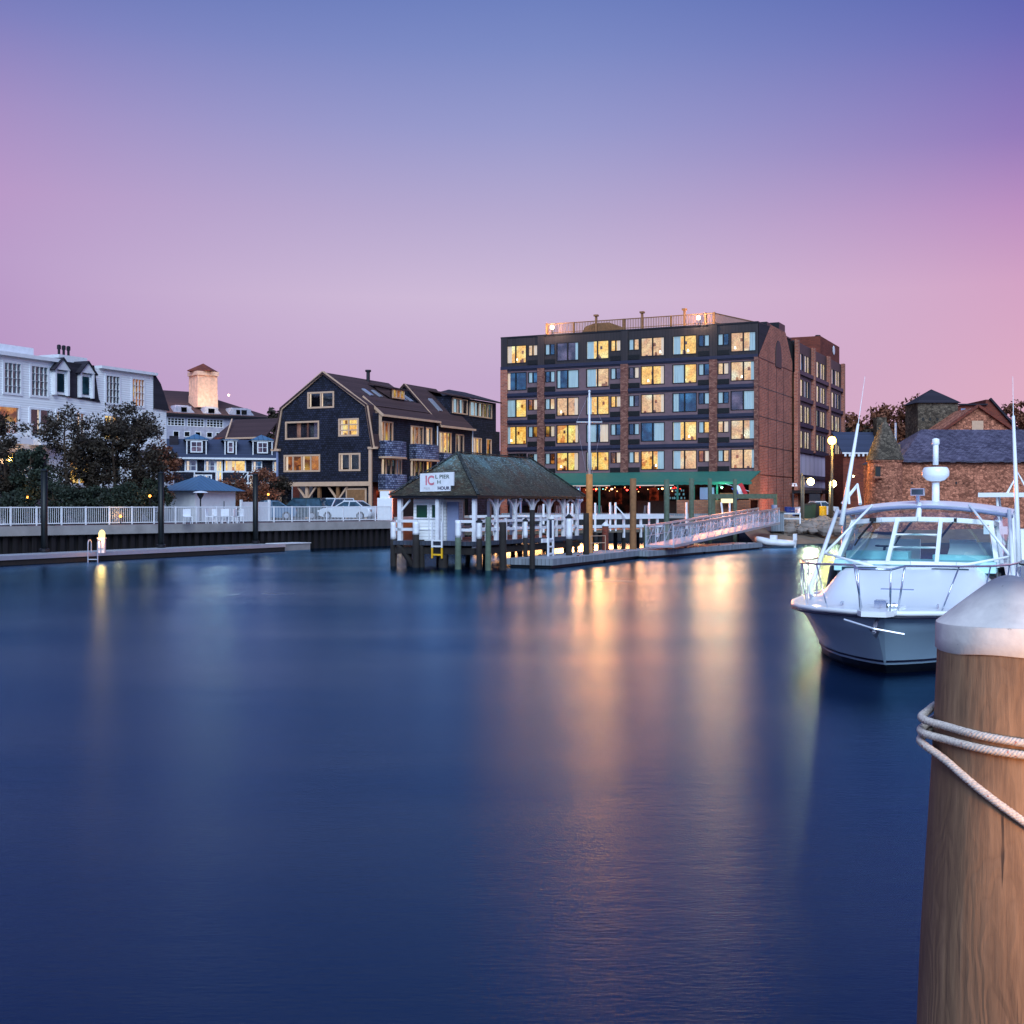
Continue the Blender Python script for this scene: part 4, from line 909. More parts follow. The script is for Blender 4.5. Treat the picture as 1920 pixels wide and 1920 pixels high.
for i,(x,y) in enumerate(posts):
    mb=MB(FP_); w_=.09 if i else .1; mb.box(x-w_,x+w_,y-w_,y+w_,DZ-.4 if y<.5 else DZ,EZ-.2)
    if i>2 and x>2:
        for k in (-1,1):
            pts=[(x,y+k*.09,EZ-.95),(x,y+k*.22,EZ-.6),(x,y+k*.5,EZ-.33),(x,y+k*.85,EZ-.22)]
            for p,q in zip(pts,pts[1:]): mb.bar(p,q,.07,.1)
    else: mb.bar((x,y,EZ-.85),(x+(.55 if i==0 else -.01),y,EZ-.25),.08)
    mb.build('post','white_paint',ph)
mb=MB(FP_)
for z in (1.72,2.12):
    mb.box(.1,1.3,.2,.28,z,z+.13); mb.box(3.35,4.25,.2,.28,z,z+.13); mb.box(4.28,4.36,.4,12.8,z,z+.13); mb.box(.2,.28,.3,12.8,z,z+.13); mb.box(.3,4.3,12.7,12.78,z,z+.13)
for y in (1.5,3.6,5.7,7.8,9.9,11.8): mb.box(4.26,4.38,y-.05,y+.05,DZ,2.3)
mb.build('railing','white_paint',ph)
# kiosk inside
ki=thing('ticket_kiosk','white boarded kiosk with green half-door windows under the pier roof','kiosk',FP_ @ Vector((1.6,1.2,DZ)))
mb=MB(FP_); mb.wall(.8,2.45,DZ,EZ-.2,[(.95,1.55,2.35,2.95),(1.8,2.15,2.35,2.95)],.7,.1); mb.box(.8,2.45,.85,2.6,DZ,EZ-.22); mb.build('wall','clapboard_white',ki)
MB(FP_).box(.95,1.55,.74,.78,2.35,2.95).build('window','green_door',ki); MB(FP_).box(1.8,2.15,.74,.78,2.35,2.95).build('window','green_door',ki)
MB(FP_).box(2.5,3.1,.95,1.05,DZ,EZ-.35).build('door','grey_blue',ki)
mb=MB(FP_); mb.box(.85,2.35,.66,.7,2.28,2.35); mb.box(.85,2.35,.66,.7,1.75,1.8); mb.box(1.64,1.7,.66,.7,DZ,3.1); mb.box(2.37,2.45,.64,.7,DZ,EZ-.3); mb.build('trim','white_paint',ki)
# the sign, slightly proud of the roof
sg=thing('pier_sign','weathered white sign with red and green lettering fixed on the pier roof','sign',FP_ @ Vector((2.2,.2,3.5)))
MS = FP_ @ Matrix.Translation((1.52,.1,3.58))
mb=MB(MS); mb.prism([(0,0),(1.62,.03),(1.63,.28),(1.80,.28),(1.81,.92),(0,.86)],-.04,.04); mb.build('board','white_paint',sg)
mb=MB(MS); mb.bar((.3,.05,.3),(.3,.9,.3),.05); mb.bar((1.4,.05,.3),(1.4,.9,.3),.05); mb.build('bracket','dark_metal',sg)
def text(t_,x,z,size,mat,par,MX,depth=-.045,sx=1,bold=.0,name='lettering'):
    cu_=bpy.data.curves.new('t','FONT'); cu_.body=t_; cu_.size=size; cu_.offset=bold; cu_.extrude=0
    o=bpy.data.objects.new('t',cu_); C.objects.link(o); bpy.context.view_layer.update()
    dg=bpy.context.evaluated_depsgraph_get(); me=bpy.data.meshes.new_from_object(o.evaluated_get(dg)); bpy.data.objects.remove(o)
    off=Vector((0,0,0)); q=par
    while q is not None: off+=q.location; q=q.parent
    for v_ in me.vertices:
        v_.co = MX @ Vector((x+v_.co.x*sx, depth-.0, z+v_.co.y)) - off
    me.materials.clear(); me.materials.append(MATS[mat]); n_=bpy.data.objects.new(name,me); C.objects.link(n_); n_.parent=par; return n_
m_plain('sign_red', rgb(205,120,135), .6); m_plain('sign_green', rgb(40,70,60), .6); m_plain('sign_navy', rgb(70,66,92), .6); m_plain('sign_faint', rgb(196,186,190), .6)
text('IC',.28,.33,.60,'sign_red',sg,MS,-.045,.85,.02); text('L PIER',.82,.62,.25,'sign_green',sg,MS,-.046,1.15,.004); text('H',.92,.38,.22,'sign_green',sg,MS,-.046,1.3,.004)
text('HOUR',.95,.1,.2,'sign_navy',sg,MS,-.046,1.1,.01); text('PIER',.2,.1,.16,'sign_faint',sg,MS,-.046,1.2)
# ladder
lx=2.52
ld=thing('pier_ladder','ladder with white upper rails and yellow lower rungs at the front of the pier house','ladder',FP_ @ Vector((lx,0,.5)))
mb=MB(FP_)
for x in (lx-.26,lx+.26): mb.box(x-.035,x+.035,-.12,-.05,.95,2.15)
for z in (.98,1.25): mb.box(lx-.26,lx+.26,-.11,-.06,z,z+.07)
mb.build('upper_rail','white_paint',ld)
mb=MB(FP_)
for x in (lx-.26,lx+.26): mb.box(x-.035,x+.035,-.12,-.05,.45,.94)
mb.box(lx-.26,lx+.26,-.11,-.06,.58,.66); mb.build('lower_rung','yellow_paint',ld)
p1=P(1013+14,1000,62.2); ld=thing('pier_ladder','plain white ladder hanging from the right hand side of the pier house','ladder',(p1.x,p1.y,1.0))
FL=frame(p1.x,p1.y,*V); mb=MB(FL)
for x in (-.3,.3): mb.box(x-.05,x+.05,-.2,-.12,.35,2.2)
for z in (.5,.85,1.2): mb.box(-.3,.3,-.19,-.13,z,z+.08)
mb.box(-.9,.5,-.12,-.04,1.1,1.3); mb.build('rail','white_paint',ld)

# ------------------------------------------------------------------ piles
def pile(px,py_top,Y,r,zb,label,mat='wood_dark',cap=None,upper=None,zsplit=None,lean=0,group='timber piles around the pier house',name='timber_pile',coat=None):
    top=P(px,py_top,Y); t=thing(name,label,'pile',(top.x,top.y,0),group)
    r2_=r*.9; zt_=top.z
    def seg(z0,z1,m,nm,k=1.0):
        mb=MB(); n_=5; mb.tube([(top.x-lean*(1-(z0+(z1-z0)*i/n_)/zt_),top.y,z0+(z1-z0)*i/n_) for i in range(n_+1)],[k*(r+(r2_-r)*((z0+(z1-z0)*i/n_)/zt_))*(1+.03*math.sin(i*2+px)) for i in range(n_+1)],12); return mb.build(nm,m,t,True)
    if upper: seg(zb,zsplit,mat,'shaft'); seg(zsplit,zt_,upper,'painted_top',1.03)
    else: seg(zb,zt_,mat,'shaft')
    if cap: MB().lathe([(r*1.15,zt_-.04),(r*1.15,zt_+.01),(.01,zt_+r*1.1)],(top.x,top.y,0),12).build('cap',cap,t)
    return t
pile(738,979,60.4,.16,-.5,'leftmost pile of the pier house, white painted top over black foot','wood_dark',None,'white_paint',1.3)
pile(747,1020,60.0,.15,-.5,'short black raking pile leaning under the left corner of the pier house','wood_dark',None,lean=-.75)
pile(780,978,59.2,.17,-.5,'pile with white top in front of the ticket kiosk left edge','wood_dark',None,'white_paint',1.55)
pile(790,1012,59.5,.16,-.5,'short black pile below the ticket kiosk, left of the yellow ladder','wood_dark')
pile(831,1040,59.0,.22,-.5,'stubby black pile behind the foot of the yellow ladder','wood_dark')
pile(859,976,57.6,.15,-.5,'pile with flaking white top and olive foot, right of the yellow ladder','wood_green',None,'white_paint',1.45)
pile(898.5,978,57.4,.14,-.5,'white capped pile with black cone at the nearest roof corner','wood_dark','black','white_paint',1.4)
pile(915.5,969,56.6,.14,-.5,'grey green weathered pile just right of the nearest roof corner','wood_green')
pile(943,979,56.8,.17,-.5,'reddish brown pile with flat top in front of the pier house right side','wood_brown' if False else 'wood_dark')
pile(985,976,61,.12,-.5,'slim white pile with black cone cap midway along the pier house','wood_dark','black','white_paint',1.35)
pile(998,956,58.2,.13,-.5,'tall black pile in front of the white capped pile at mid pier house','wood_dark')
pile(1067,970,63,.17,-.4,'thick pale painted pile with wide dark cap near the right end of the pier house','wood_dark','black','white_paint',1.25)
pile(1034,972,66,.16,-.4,'dark painted pile with domed cap behind the plain white ladder','wood_dark','white_paint','navy_trim',1.2)
pile(1099,962,64,.16,-.5,'black pile standing against the left of the flagpole pile','wood_dark')
for x,y in ((1.2,2.5),(2.4,1.0),(3.4,3.2),(1.0,6),(3.9,6.2),(2.4,8.5),(4.0,9.5),(.8,10.5),(3.8,12.4),(1.8,12.4),(.5,.8)):
    q=FP_ @ Vector((x,y,0)); t=thing('timber_pile','dark foundation pile hidden in shadow beneath the pier house deck','pile',q,'foundation piles under the pier house')
    MB().tube([(q.x,q.y,-.5),(q.x,q.y,DZ-.31)],.13,10).build('shaft','wood_dark',t)
FPB='tall mooring piles in front of the restaurant'
m_plain('wood_lit', rgb(190,124,66), .8, var=.3, scale=5)
pile(1105,889,66,.19,-.5,'tall brown pile carrying the white flagpole','wood_lit',group=FPB)
pile(1187,897,72,.2,-.5,'tall brown pile between the flagpole and the gangway','wood_brown',group=FPB)
pile(1250,899,80,.19,-.5,'tall grey green pile first behind the low end of the gangway','wood_green',group=FPB)
pile(1296.5,897,90,.19,0,'tall grey green pile second behind the gangway','wood_green',group=FPB)
pile(1331,897,95,.17,0,'tall grey green pile third behind the gangway','wood_green',group=FPB)
pile(1378,898,98,.17,0,'tall grey green pile fourth behind the gangway, below the awning end','wood_green',group=FPB)
pile(1212,985,76,.18,-.5,'short olive pile beside the low end of the gangway','wood_green',group=FPB)
pile(1135,985,70,.2,-.3,'short red brown pile with white cone cap right of the flagpole','brick_red','white_paint',group=FPB)
# flagpole
q0=P(1105,889,66); q1=P(1105,736,66)
fp=thing('flagpole','tall white flagpole with a yardarm standing on a brown pile','flagpole',q0)
MB().tube([q0,q0.lerp(q1,.5),q1],[.09,.07,.045],10).build('pole','white_paint',fp,True); MB().ball(q1+Vector((0,0,.06)),.07).build('finial','white_paint',fp,True)
ya=P(1081,791.5,66); yb=P(1129,791.5,66); MB().tube([ya,yb],.028,6).build('yardarm','white_paint',fp)
mb=MB(); 
for e_ in (ya,yb): mb.tube([e_,q0+Vector(((e_.x-q0.x)*.15,0,-.2))],.006,4); mb.tube([e_,q1],.005,4)
mb.build('rigging','aluminium',fp)

# ------------------------------------------------------------------ fixed pier with white boards
a0=P(880,975,76); a1=P(1246,975,86); d_=(a1-a0); FX=frame(a0.x,a0.y,d_.x,d_.y); LX=math.hypot(d_.x,d_.y)
fx=thing('fixed_pier','low fixed pier with broad white guard boards behind the pier house','pier',(a0.x,a0.y,1))
MB(FX).box(0,LX,0,2.6,1.1,1.3).build('deck','wood_grey',fx)
mb=MB(FX); mb.box(0,LX,-.08,-.0,2.0,2.32); mb.box(0,LX*.99,-.08,0,1.42,1.62); mb.build('guard_board','white_paint',fx)
x=.3
while x<LX: MB(FX).box(x-.07,x+.07,-.02,.1,.75,2.3).build('post','white_paint',fx); x+=1.55
x=.5
while x<LX: MB(FX).tube([(x,.5,-.5),(x,.5,1.1)],.14,8).build('pile','wood_dark',fx); MB(FX).tube([(x+.8,2.2,-.5),(x+.8,2.2,1.1)],.14,8).build('pile','wood_dark',fx); x+=2.1
for i,(px,py,Y) in enumerate(((1019,945,79),(1065,944,80),(1073,944,80.5),(1116,943,82),(1144,942,83),(1154,942,83.3),(1217,942,85.5),(1358,942,97),(1368,943,97.5),(1287,942,90))):
    q=P(px,py,Y); t=thing('white_post',['slim white post standing inside the view of the pier house, leftmost','slim white post at the pier house right end, left of a close pair','slim white post at the pier house right end, right of a close pair','slim white post just right of the flagpole','slim white post left of the pair between flagpole and tall brown pile','slim white post with a raking brace near the tall brown pile','slim white post right of the tall brown pile','slim white post leaning left, behind the gangway middle','slim white post upright, behind the gangway middle','slim white post between the second and third grey green piles'][i],'post',(q.x,q.y,1.2),'slim white posts behind the docks')
    l_=.25 if i==7 else 0
    mb=MB(); mb.bar((q.x,q.y,1.2),(q.x-l_,q.y,q.z),.13)
    if i==5: mb.bar((q.x,q.y,q.z-.2),(q.x+.8,q.y,q.z-1.1),.07)
    if i==1: mb.bar((q.x,q.y,q.z-1.1),(q.x+.3,q.y,q.z-.3),.06)
    mb.build('shaft','white_paint',t)
def white_rail(pts,label,zb,zt,step=1.4,grp='white timber railings right of the gangway'):
    t=thing('white_railing',label,'railing',pts[0],grp); a=Vector(pts[0]); b=Vector(pts[1])
    mb=MB()
    for z in (zt,(zb+zt)/2+.05): mb.bar((a.x,a.y,z),(b.x,b.y,z),.08,.12)
    mb.build('rail','white_paint',t); n=max(1,int((b-a).length/step))
    for i in range(n+1):
        c=a.lerp(b,i/n); MB().bar((c.x,c.y,zb),(c.x,c.y,zt+.06),.1).build('post','white_paint',t)
q=P(1464,970,99); r_=P(1500,970,98); white_rail([q,r_],'white timber railing between the planked platform and the rocks',1.35,2.25)
# planked platform at the gangway head
q=P(1455,975,97); pf=thing('planked_platform','grey planked timber platform at the upper end of the gangway','platform',(q.x,q.y,.5))
mb=MB(Matrix.Translation((q.x,q.y,0))); mb.box(-.5,.5,-.6,3.5,.9,2.35); mb.build('planking','dock_wood',pf)
mb=MB(Matrix.Translation((q.x,q.y,0))); mb.box(-.62,.62,-.7,3.6,2.35,2.43); mb.build('top','wood_grey',pf)
for i,j in ((-.4,-.4),(.4,-.4)): MB(Matrix.Translation((q.x,q.y,0))).tube([(i,j,-.3),(i,j,.9)],.13,8).build('pile','wood_dark',pf)
# floating docks
def dock(name,label,F,x0,x1,y0,y1,zt_=.42,mat='dock_planks',bul='dock_wood',g='floating docks'):
    o=F @ Vector((x0,y0,0)); t=thing(name,label,'dock',o,g)
    MB(F).box(x0+.04,x1-.04,y0+.04,y1-.04,zt_-.06,zt_).build('decking',mat,t)
    mb=MB(F); mb.box(x0,x1,y0,y0+.1,zt_-.28,zt_+.02); mb.box(x0,x1,y1-.1,y1,zt_-.28,zt_+.02); mb.box(x0,x0+.1,y0+.1,y1-.1,zt_-.28,zt_+.02); mb.box(x1-.1,x1,y0+.1,y1-.1,zt_-.28,zt_+.02); mb.build('fascia',bul,t)
    mb=MB(F); mb.box(x0+.15,x1-.15,y0+.15,y1-.15,-.2,zt_-.1); mb.build('float','black',t)
    n=int((y1-y0)/2.4)
    for i in range(1,n):
        yy=y0+(y1-y0)*i/n
        for xx in (x0+.18,x1-.18): MB(F).bar((xx,yy-.12,zt_+.06),(xx,yy+.12,zt_+.06),.05,.05).build('cleat','dark_metal',t)
    return t
FD=frame(1.9,58.2,*V)          # x recedes; y to the left
FD1=frame(1.9-.904*2.4,58.2+.428*2.4,*U)
dock('floating_dock','grey planked floating dock beside the pier house, nearest the camera',FD1,0,2.4,0,7.0)
dock('floating_dock','grey planked floating dock continuing behind the nearest one, below the flagpole',FD1,.12,2.35,7.15,13.3)
dv=Vector((9.2,15.1,0)).normalized(); FD2=frame(7.4-dv.y*2.4,68.6+dv.x*2.4,dv.y,-dv.x)
dock('floating_dock','grey planked floating dock under the gangway, its low half',FD2,0,2.4,.2,8.4,.40)
dock('floating_dock','grey planked floating dock under the gangway, its far half by the dinghy',FD2,.1,2.3,8.6,18.3,.38)
FD3=frame(-24.8,60.8,10.3,19.2)
ld_=math.hypot(10.3,19.2)
FD3b=frame(-24.8,60.8,10.3,19.2)
t=thing('floating_dock','long low floating dock with a bright edge strip in front of the left seawall','dock',(-24.8,60.8,0),'floating docks')
MB(FD3b).box(-30,ld_,.04,2.5,.38,.44).build('decking','dock_planks',t); MB(FD3b).box(-30,ld_,-.06,.03,.26,.47).build('edge_strip','aluminium',t); MB(FD3b).box(-30,ld_-.1,.1,2.4,-.2,.37).build('float','black',t)
MB(FD3b).box(-30,ld_,.0,.09,-.02,.255).build('fascia','wood_dark',t)
q=FD3b @ Vector((ld_+.25,.5,0)); t=thing('float_box','small pale float box moored at the end of the long left dock','float',q)
MB(FD3b).box(ld_+.15,ld_+2.9,.2,1.6,-.1,.42).build('hull','concrete',t); MB(FD3b).box(ld_+.1,ld_+2.95,.15,1.65,.42,.47).build('rim','white_paint',t)
for i,(px,Y,pt) in enumerate(((83,66.2,883),(302,73.2,888),(479,80.6,891))):
    q=P(px,pt,Y); t=thing('steel_guide_pile',['tall dark steel guide pile left of the lit dock pedestal','tall dark steel guide pile by the left side of the small white booth','tall dark steel guide pile right of the small white booth'][i],'pile',(q.x,q.y,0),'steel guide piles of the left dock')
    MB().tube([(q.x,q.y,-.5),(q.x,q.y,q.z)],.17,14).build('shaft','steel_pile',t,True); MB().lathe([(.2,q.z),(.2,q.z+.05),(.02,q.z+.12)],(q.x,q.y,0),14).build('cap','steel_pile',t)
    MB().lathe([(.26,.45),(.28,.5),(.28,.62),(.2,.66)],(q.x,q.y,0),12).build('dock_collar','dark_metal',t)
# lit pedestal + swim ladder
q=P(191,1000,65.5); pd=thing('dock_pedestal','lit white power pedestal glowing on the long left floating dock','pedestal',(q.x,q.y,.44))
mb=MB(Matrix.Translation((q.x,q.y,.44))); mb.box(-.17,.17,-.12,.12,0,.75); mb.box(-.2,.2,-.15,.15,.75,.8); mb.box(-.13,.13,-.17,-.121,.25,.55); mb.build('body','white_paint',pd)
MB(Matrix.Translation((q.x,q.y,.44))).lathe([(.16,.8),(.17,1.05),(.1,1.18),(.01,1.22)],(0,0,0),14).build('lantern',m_emit('pedestal_glow', rgb(255,226,150), 2.2),pd,True)
lamp(pd,(q.x+.1,q.y-.45,1.35),(1,.36,.05),60,.15)
q=P(174,1040,64.4); sl_=thing('swim_ladder','bent chrome swim ladder hooked over the left dock edge beside the lit pedestal','ladder',(q.x,q.y,.4))
mb=MB(Matrix.Translation((q.x,q.y,0)))
for k in (-.25,.25): mb.tube([(k,.5,.44)]+[(k,.25+.25*math.cos(a),.95+.25*math.sin(a)*.8) for a in [math.pi*i/8 for i in range(9)]]+[(k,0,.3),(k,0,-.3)],.03,6)
for z in (.15,-.05): mb.tube([(-.25,0,z),(.25,0,z)],.025,6)
mb.build('rail','aluminium',sl_)

# ------------------------------------------------------------------ gangway
ga=Vector((8.3,70.5,.62)); gb=Vector((19.6,95.6,1.55)); gd=(gb-ga); gl_=gd.length; side=Vector((gd.y,-gd.x,0)).normalized()
gw=thing('gangway','long aluminium truss gangway sloping from the floating dock up to the shore','gangway',ga)
MB().bar(ga,gb,1.5,.12).build('walkway','aluminium',gw)
for k in (-.8,.8):
    mb=MB(); o=side*k; up=Vector((0,0,1.12)); mb.bar(ga+o+up,gb+o+up,.10,.12); mb.bar(ga+o,gb+o,.1,.16); mb.bar(ga+o+up*.5,gb+o+up*.5,.03)
    n=16
    for i in range(n+1):
        p_=ga+gd*(i/n)+o; mb.bar(p_,p_+up,.045)
        if i<n: mb.bar(p_,p_+gd/n+up,.04)
    for i in range(n*6): 
        p_=ga+gd*(i/(n*6))+o; mb.bar(p_,p_+up,.014)
    mb.build('truss_side','aluminium',gw)
# barrier frame by the flagpole
q=P(1123,1025,66.5); t=thing('pipe_barrier','thin pale pipe barrier standing on the dock right of the flagpole pile','barrier',q)
mb=MB(); a_=P(1108,1035,65.6); b_=P(1135,1033,66.5)
for z in (.95,1.32): mb.tube([(a_.x,a_.y,z),(b_.x,b_.y,z)],.02,5)
for e_ in (a_,b_): mb.tube([(e_.x,e_.y,.42),(e_.x,e_.y,1.32)],.02,5)
mb.build('pipe','cream_trim',t)
# ------------------------------------------------------------------ dinghy
q=P(1457,1022,86.5); dg_=thing('inflatable_dinghy','small grey white inflatable dinghy with outboard floating at the dock end','dinghy',(q.x,q.y,0))
M_=Matrix.Translation((q.x,q.y,0)) @ Matrix.Rotation(math.radians(-20),4,'Z')
pts=[(1.25,-.5,.3),(.4,-.55,.3),(-.6,-.52,.36),(-1.15,-.3,.5),(-1.35,0,.56),(-1.15,.3,.5),(-.6,.52,.36),(.4,.55,.3),(1.25,.5,.3)]
MB(M_).tube(pts,[.17,.23,.23,.22,.2,.22,.23,.23,.17],12).build('tube','white_paint',dg_,True)
MB(M_).box(-1.0,1.0,-.4,.4,.12,.2).build('floor','grey_blue',dg_); mb=MB(M_); mb.box(.25,.5,-.5,.5,.42,.5); mb.box(-.45,.0,-.25,.25,.2,.85); mb.build('seat','white_paint',dg_)
mb=MB(M_); mb.box(1.1,1.35,-.17,.17,.5,.95); mb.box(1.15,1.28,-.06,.06,-.2,.5); mb.build('outboard_motor','white_paint',dg_); MB(M_).bar((1.1,0,.8),(.7,.1,.85),.05).build('tiller','black',dg_)
# ------------------------------------------------------------------ cars
def car(loc,rz,mat,label,L=4.5,kind='sedan',g='cars parked on the quay'):
    t=thing('parked_car',label,'car',loc,g); M=Matrix.Translation(loc) @ Matrix.Rotation(rz,4,'Z'); h=L/2
    low=[(-h,.35),(-h+.05,.72),(-h+.35,.86),(-h*.42,.95),(h*.62,.98),(h-.1,.92),(h,.6),(h-.05,.3)]
    low=low+[(h*.78,.2),(-h*.8,.2)]
    rows=[]
    for y,k,dz in ((-.88,.93,.0),(-.84,.99,.0),(-.6,1,.03),(.6,1,.03),(.84,.99,.0),(.88,.93,0)):
        rows.append([(x*k,y,.2+(z-.2)*(k if k<.95 else 1)+(dz if z>.8 else 0)) for x,z in low])
    mb=MB(M); mb.grid([r+[r[0]] for r in rows]); mb.poly(rows[0][::-1]); mb.poly(rows[-1]); mb.build('body',mat,t,True)
    if kind=='sedan': gh=[(-h*.42,.93),(-h*.08,1.38),(h*.38,1.42),(h*.72,.96)]
    else: gh=[(-h*.42,.93),(-h*.12,1.6),(h*.85,1.62),(h*.95,.96)]
    mb=MB(M); A=[(x,-.74 if z<1 else -.58,z) for x,z in gh]; B=[(x,-y,z) for x,y,z in A]
    mb.poly(A); mb.poly(B[::-1])
    for i in (0,2): mb.poly([A[i],B[i],B[i+1],A[i+1]])
    mb.build('window_glass','glass_dark',t)
    mb=MB(M); (x1,z1),(x2,z2)=gh[1],gh[2]; mb.box(x1-.05,x2+.05,-.6,.6,z1-.02,z2+.05)
    for a_,b_ in ((0,1),(3,2)):
        for k in (-1,1): mb.bar((gh[a_][0],k*.75,.93),(gh[b_][0],k*.59,gh[b_][1]),.06)
    for k in (-1,1): mb.bar(((x1+x2)/2,k*.75,.93),((x1+x2)/2,k*.59,z1),.06)
    mb.build('roof',mat,t)
    for x in (-h*.62,h*.62):
        for k in (-1,1):
            mb=MB(M @ Matrix.Translation((x,k*.8,.32)) @ Matrix.Rotation(math.pi/2,4,'X')); mb.lathe([(.02,-.1),(.32,-.1),(.33,-.06),(.33,.06),(.32,.1),(.02,.1)],(0,0,0),16); w_=mb.build('wheel','rubber',t)
            mb=MB(mb.M); mb.lathe([(.02,-.11),(.19,-.105),(.19,.105),(.02,.11)],(0,0,0),10); mb.build('rim','aluminium',w_)
    for k in (-1,1):
        MB(M).box(-h-.01,-h+.12,k*.72-.14,k*.72+.14,.6,.74).build('headlight','white_trim',t); MB(M).box(h-.1,h+.01,k*.72-.12,k*.72+.12,.62,.8).build('tail_light','brick_red',t)
s=NT('glass_dark'); s.bsdf(s.ramp(s.noise(s.coord(),2,2),[(.3,rgb(30,44,56)),(.7,rgb(60,90,110))]),.08); MATS['glass_dark']=s.m
for n_,c_ in (('car_blue',rgb(88,120,150)),('car_teal',rgb(30,60,70)),('car_white',rgb(210,216,226))):
    s=NT(n_); s.bsdf(s.ramp(s.noise(s.coord(),1.5,2),[(.3,sc_(c_,.95)),(.7,c_)]),.25); MATS[n_]=s.m
for px,Y,rz,m_,lb,k in ((497,93,.45,'car_blue','pale blue car behind the railing, right of the third steel guide pile','sedan'),(561,96,-.2,'car_teal','dark teal estate car parked under the shingled building','suv'),(622,97.5,1.0,'car_white','white estate car half hidden behind the white sedan','suv'),(655,94,-.35,'car_white','white sedan parked at the railing in front of the garage door','sedan')):
    q=P(px,980,Y); car(Vector((q.x,q.y,GZ)),rz,m_,lb,4.4,k)
q=P(1527,950,117); car(Vector((q.x,q.y,GZ)),.25,'car_white','white car parked by the garage entrance under the hotel wing',4.3)
# bins & barrels
def bin_(px,Y,label,mat,h=1.1,r=.33,sq=True,g='bins beside the hotel end wall',name='wheelie_bin'):
    q=P(px,960,Y); t=thing(name,label,'bin',(q.x,q.y,GZ),g)
    mb=MB(Matrix.Translation((q.x,q.y,GZ)))
    if sq:
        mb.grid([[(-r*k,-r*k,z),(r*k,-r*k,z),(r*k,r*k,z),(-r*k,r*k,z),(-r*k,-r*k,z)] for k,z in ((.82,0),(1,h))]); mb.build('body',mat,t)
        mb=MB(Matrix.Translation((q.x,q.y,GZ))); mb.prism([(-r*1.08,h),(r*1.08,h),(r*.9,h+.12),(-r*.9,h+.12)],-r*1.1,r*1.1); mb.build('lid','black',t)
    else:
        mb.lathe([(.02,0),(r*.95,0),(r,.05),(r,h*.33),(r*1.04,h*.35),(r,h*.38),(r,h*.66),(r*1.04,h*.68),(r,h*.7),(r,h),(r*.9,h+.02),(.02,h+.02)],(0,0,0),16); mb.build('drum',mat,t)
bin_(1513,104.8,'dark green wheelie bin nearest the utility pole','bin_green'); bin_(1521,105.2,'dark wheelie bin in the middle of the three, left of the yellow drum','bin_green',1.2); bin_(1530,106,'dark wheelie bin right behind the yellow drum','black',1.1)
bin_(1543,104,'yellow drum standing in front of the parked white car','yellow_paint',1.0,.3,False,name='drum'); bin_(1477,104.3,'blue plastic drum at the foot of the hotel end wall','blue_plastic',.95,.28,False,name='drum'); bin_(1484,105,'second blue plastic drum, right of the other by the end wall','blue_plastic',.9,.28,False,name='drum')
bin_(1452,105,'pale blue canister left of the blue drums by the timber frame','grey_blue',1.1,.25,False,name='drum')
# ------------------------------------------------------------------ lamps on poles
def street_lamp(px,py,Y,zb,label,col,power,arm=0,tall=0,bulb=.16,strength=30,pole='wood_grey'):
    q=P(px,py,Y); t=thing('street_lamp',label,'street lamp',(q.x-arm,q.y,zb),'lit lamps beside the hotel wing')
    if not arm or tall:
        MB().tube([(q.x-arm,q.y,zb),(q.x-arm,q.y,q.z-.1+tall)],[.12,.08],8).build('pole',pole,t,True)
    mb=MB(); mb.tube([(q.x-arm,q.y+.05,q.z+.25),(q.x-arm*.4,q.y,q.z+.3),(q.x,q.y,q.z+.16)] if arm else [(q.x,q.y+.2,q.z-.2),(q.x,q.y+.2,q.z+.2),(q.x,q.y,q.z+.16)],.035,6)
    mb.lathe([(.02,q.z+.2),(.22,q.z+.1),(.24,q.z+.04)],(q.x,q.y,0),12); mb.build('lamp_head','dark_metal',t)
    nm='street_bulb_%d' % int(power); MB().ball((q.x,q.y,q.z),bulb).build('bulb',m_emit(nm,col,strength) if nm not in MATS else MATS[nm],t,True)
    lamp(t,(q.x,q.y-.4,q.z-.1),col,power,.2)
street_lamp(1560,826,102,GZ,'bright yellow lamp on the tall pole at the right end of the hotel wing',rgb(255,190,70),1100,bulb=.34)  # oversized bulbs: lamp glare put into their shape
street_lamp(1520,903,104,GZ,'lower white lamp on an arm from the utility pole beside the hotel',rgb(255,226,150),280,.75,.8,bulb=.3)
street_lamp(1562,907,108,GZ,'lower white lamp at the garage entrance right of the utility pole',rgb(255,226,150),281,.3,.3,bulb=.3)
q=P(1600,893,112); f=thing('wall_lamp','small lit wall lamp on the dark gable left of the stone tower','wall lamp',q); MB().ball(q,.08).build('bulb','street_bulb_281',f,True); mb=MB(); mb.box(q.x-.05,q.x+.05,q.y+.05,q.y+1.2,q.z+.02,q.z+.1); mb.build('bracket','dark_metal',f)
q=P(1506,985,101); f=thing('utility_post','pale bare post standing at the rocks left of the bins','post',(q.x,q.y,1)); MB().tube([(q.x,q.y,.8),P(1506,893,101)],.1,8).build('shaft','wood_grey',f,True)
q=P(1483,908,118); f=thing('security_light','white twin security light on the brick end wall of the hotel','light',q)
for k in (-.15,.15): MB().lathe([(.06,0),(.13,-.2),(.14,-.22),(.01,-.2)],(q.x+k,q.y-1.5,q.z),8).build('head','white_paint',f)
MB().box(q.x-.2,q.x+.2,q.y-1.5,q.y-.2,q.z,q.z+.08).build('bracket','white_paint',f)
MB().box(q.x,q.x+2.1,q.y+.5,q.y+.7,GZ,q.z-.4).build('x','brick_red',None) if False else None
lamp(f,(q.x-1.5,q.y-5,GZ+1.2),(1,.42,.28),200,.3)  # added warm light reddening the lower brick, set apart from the fixture
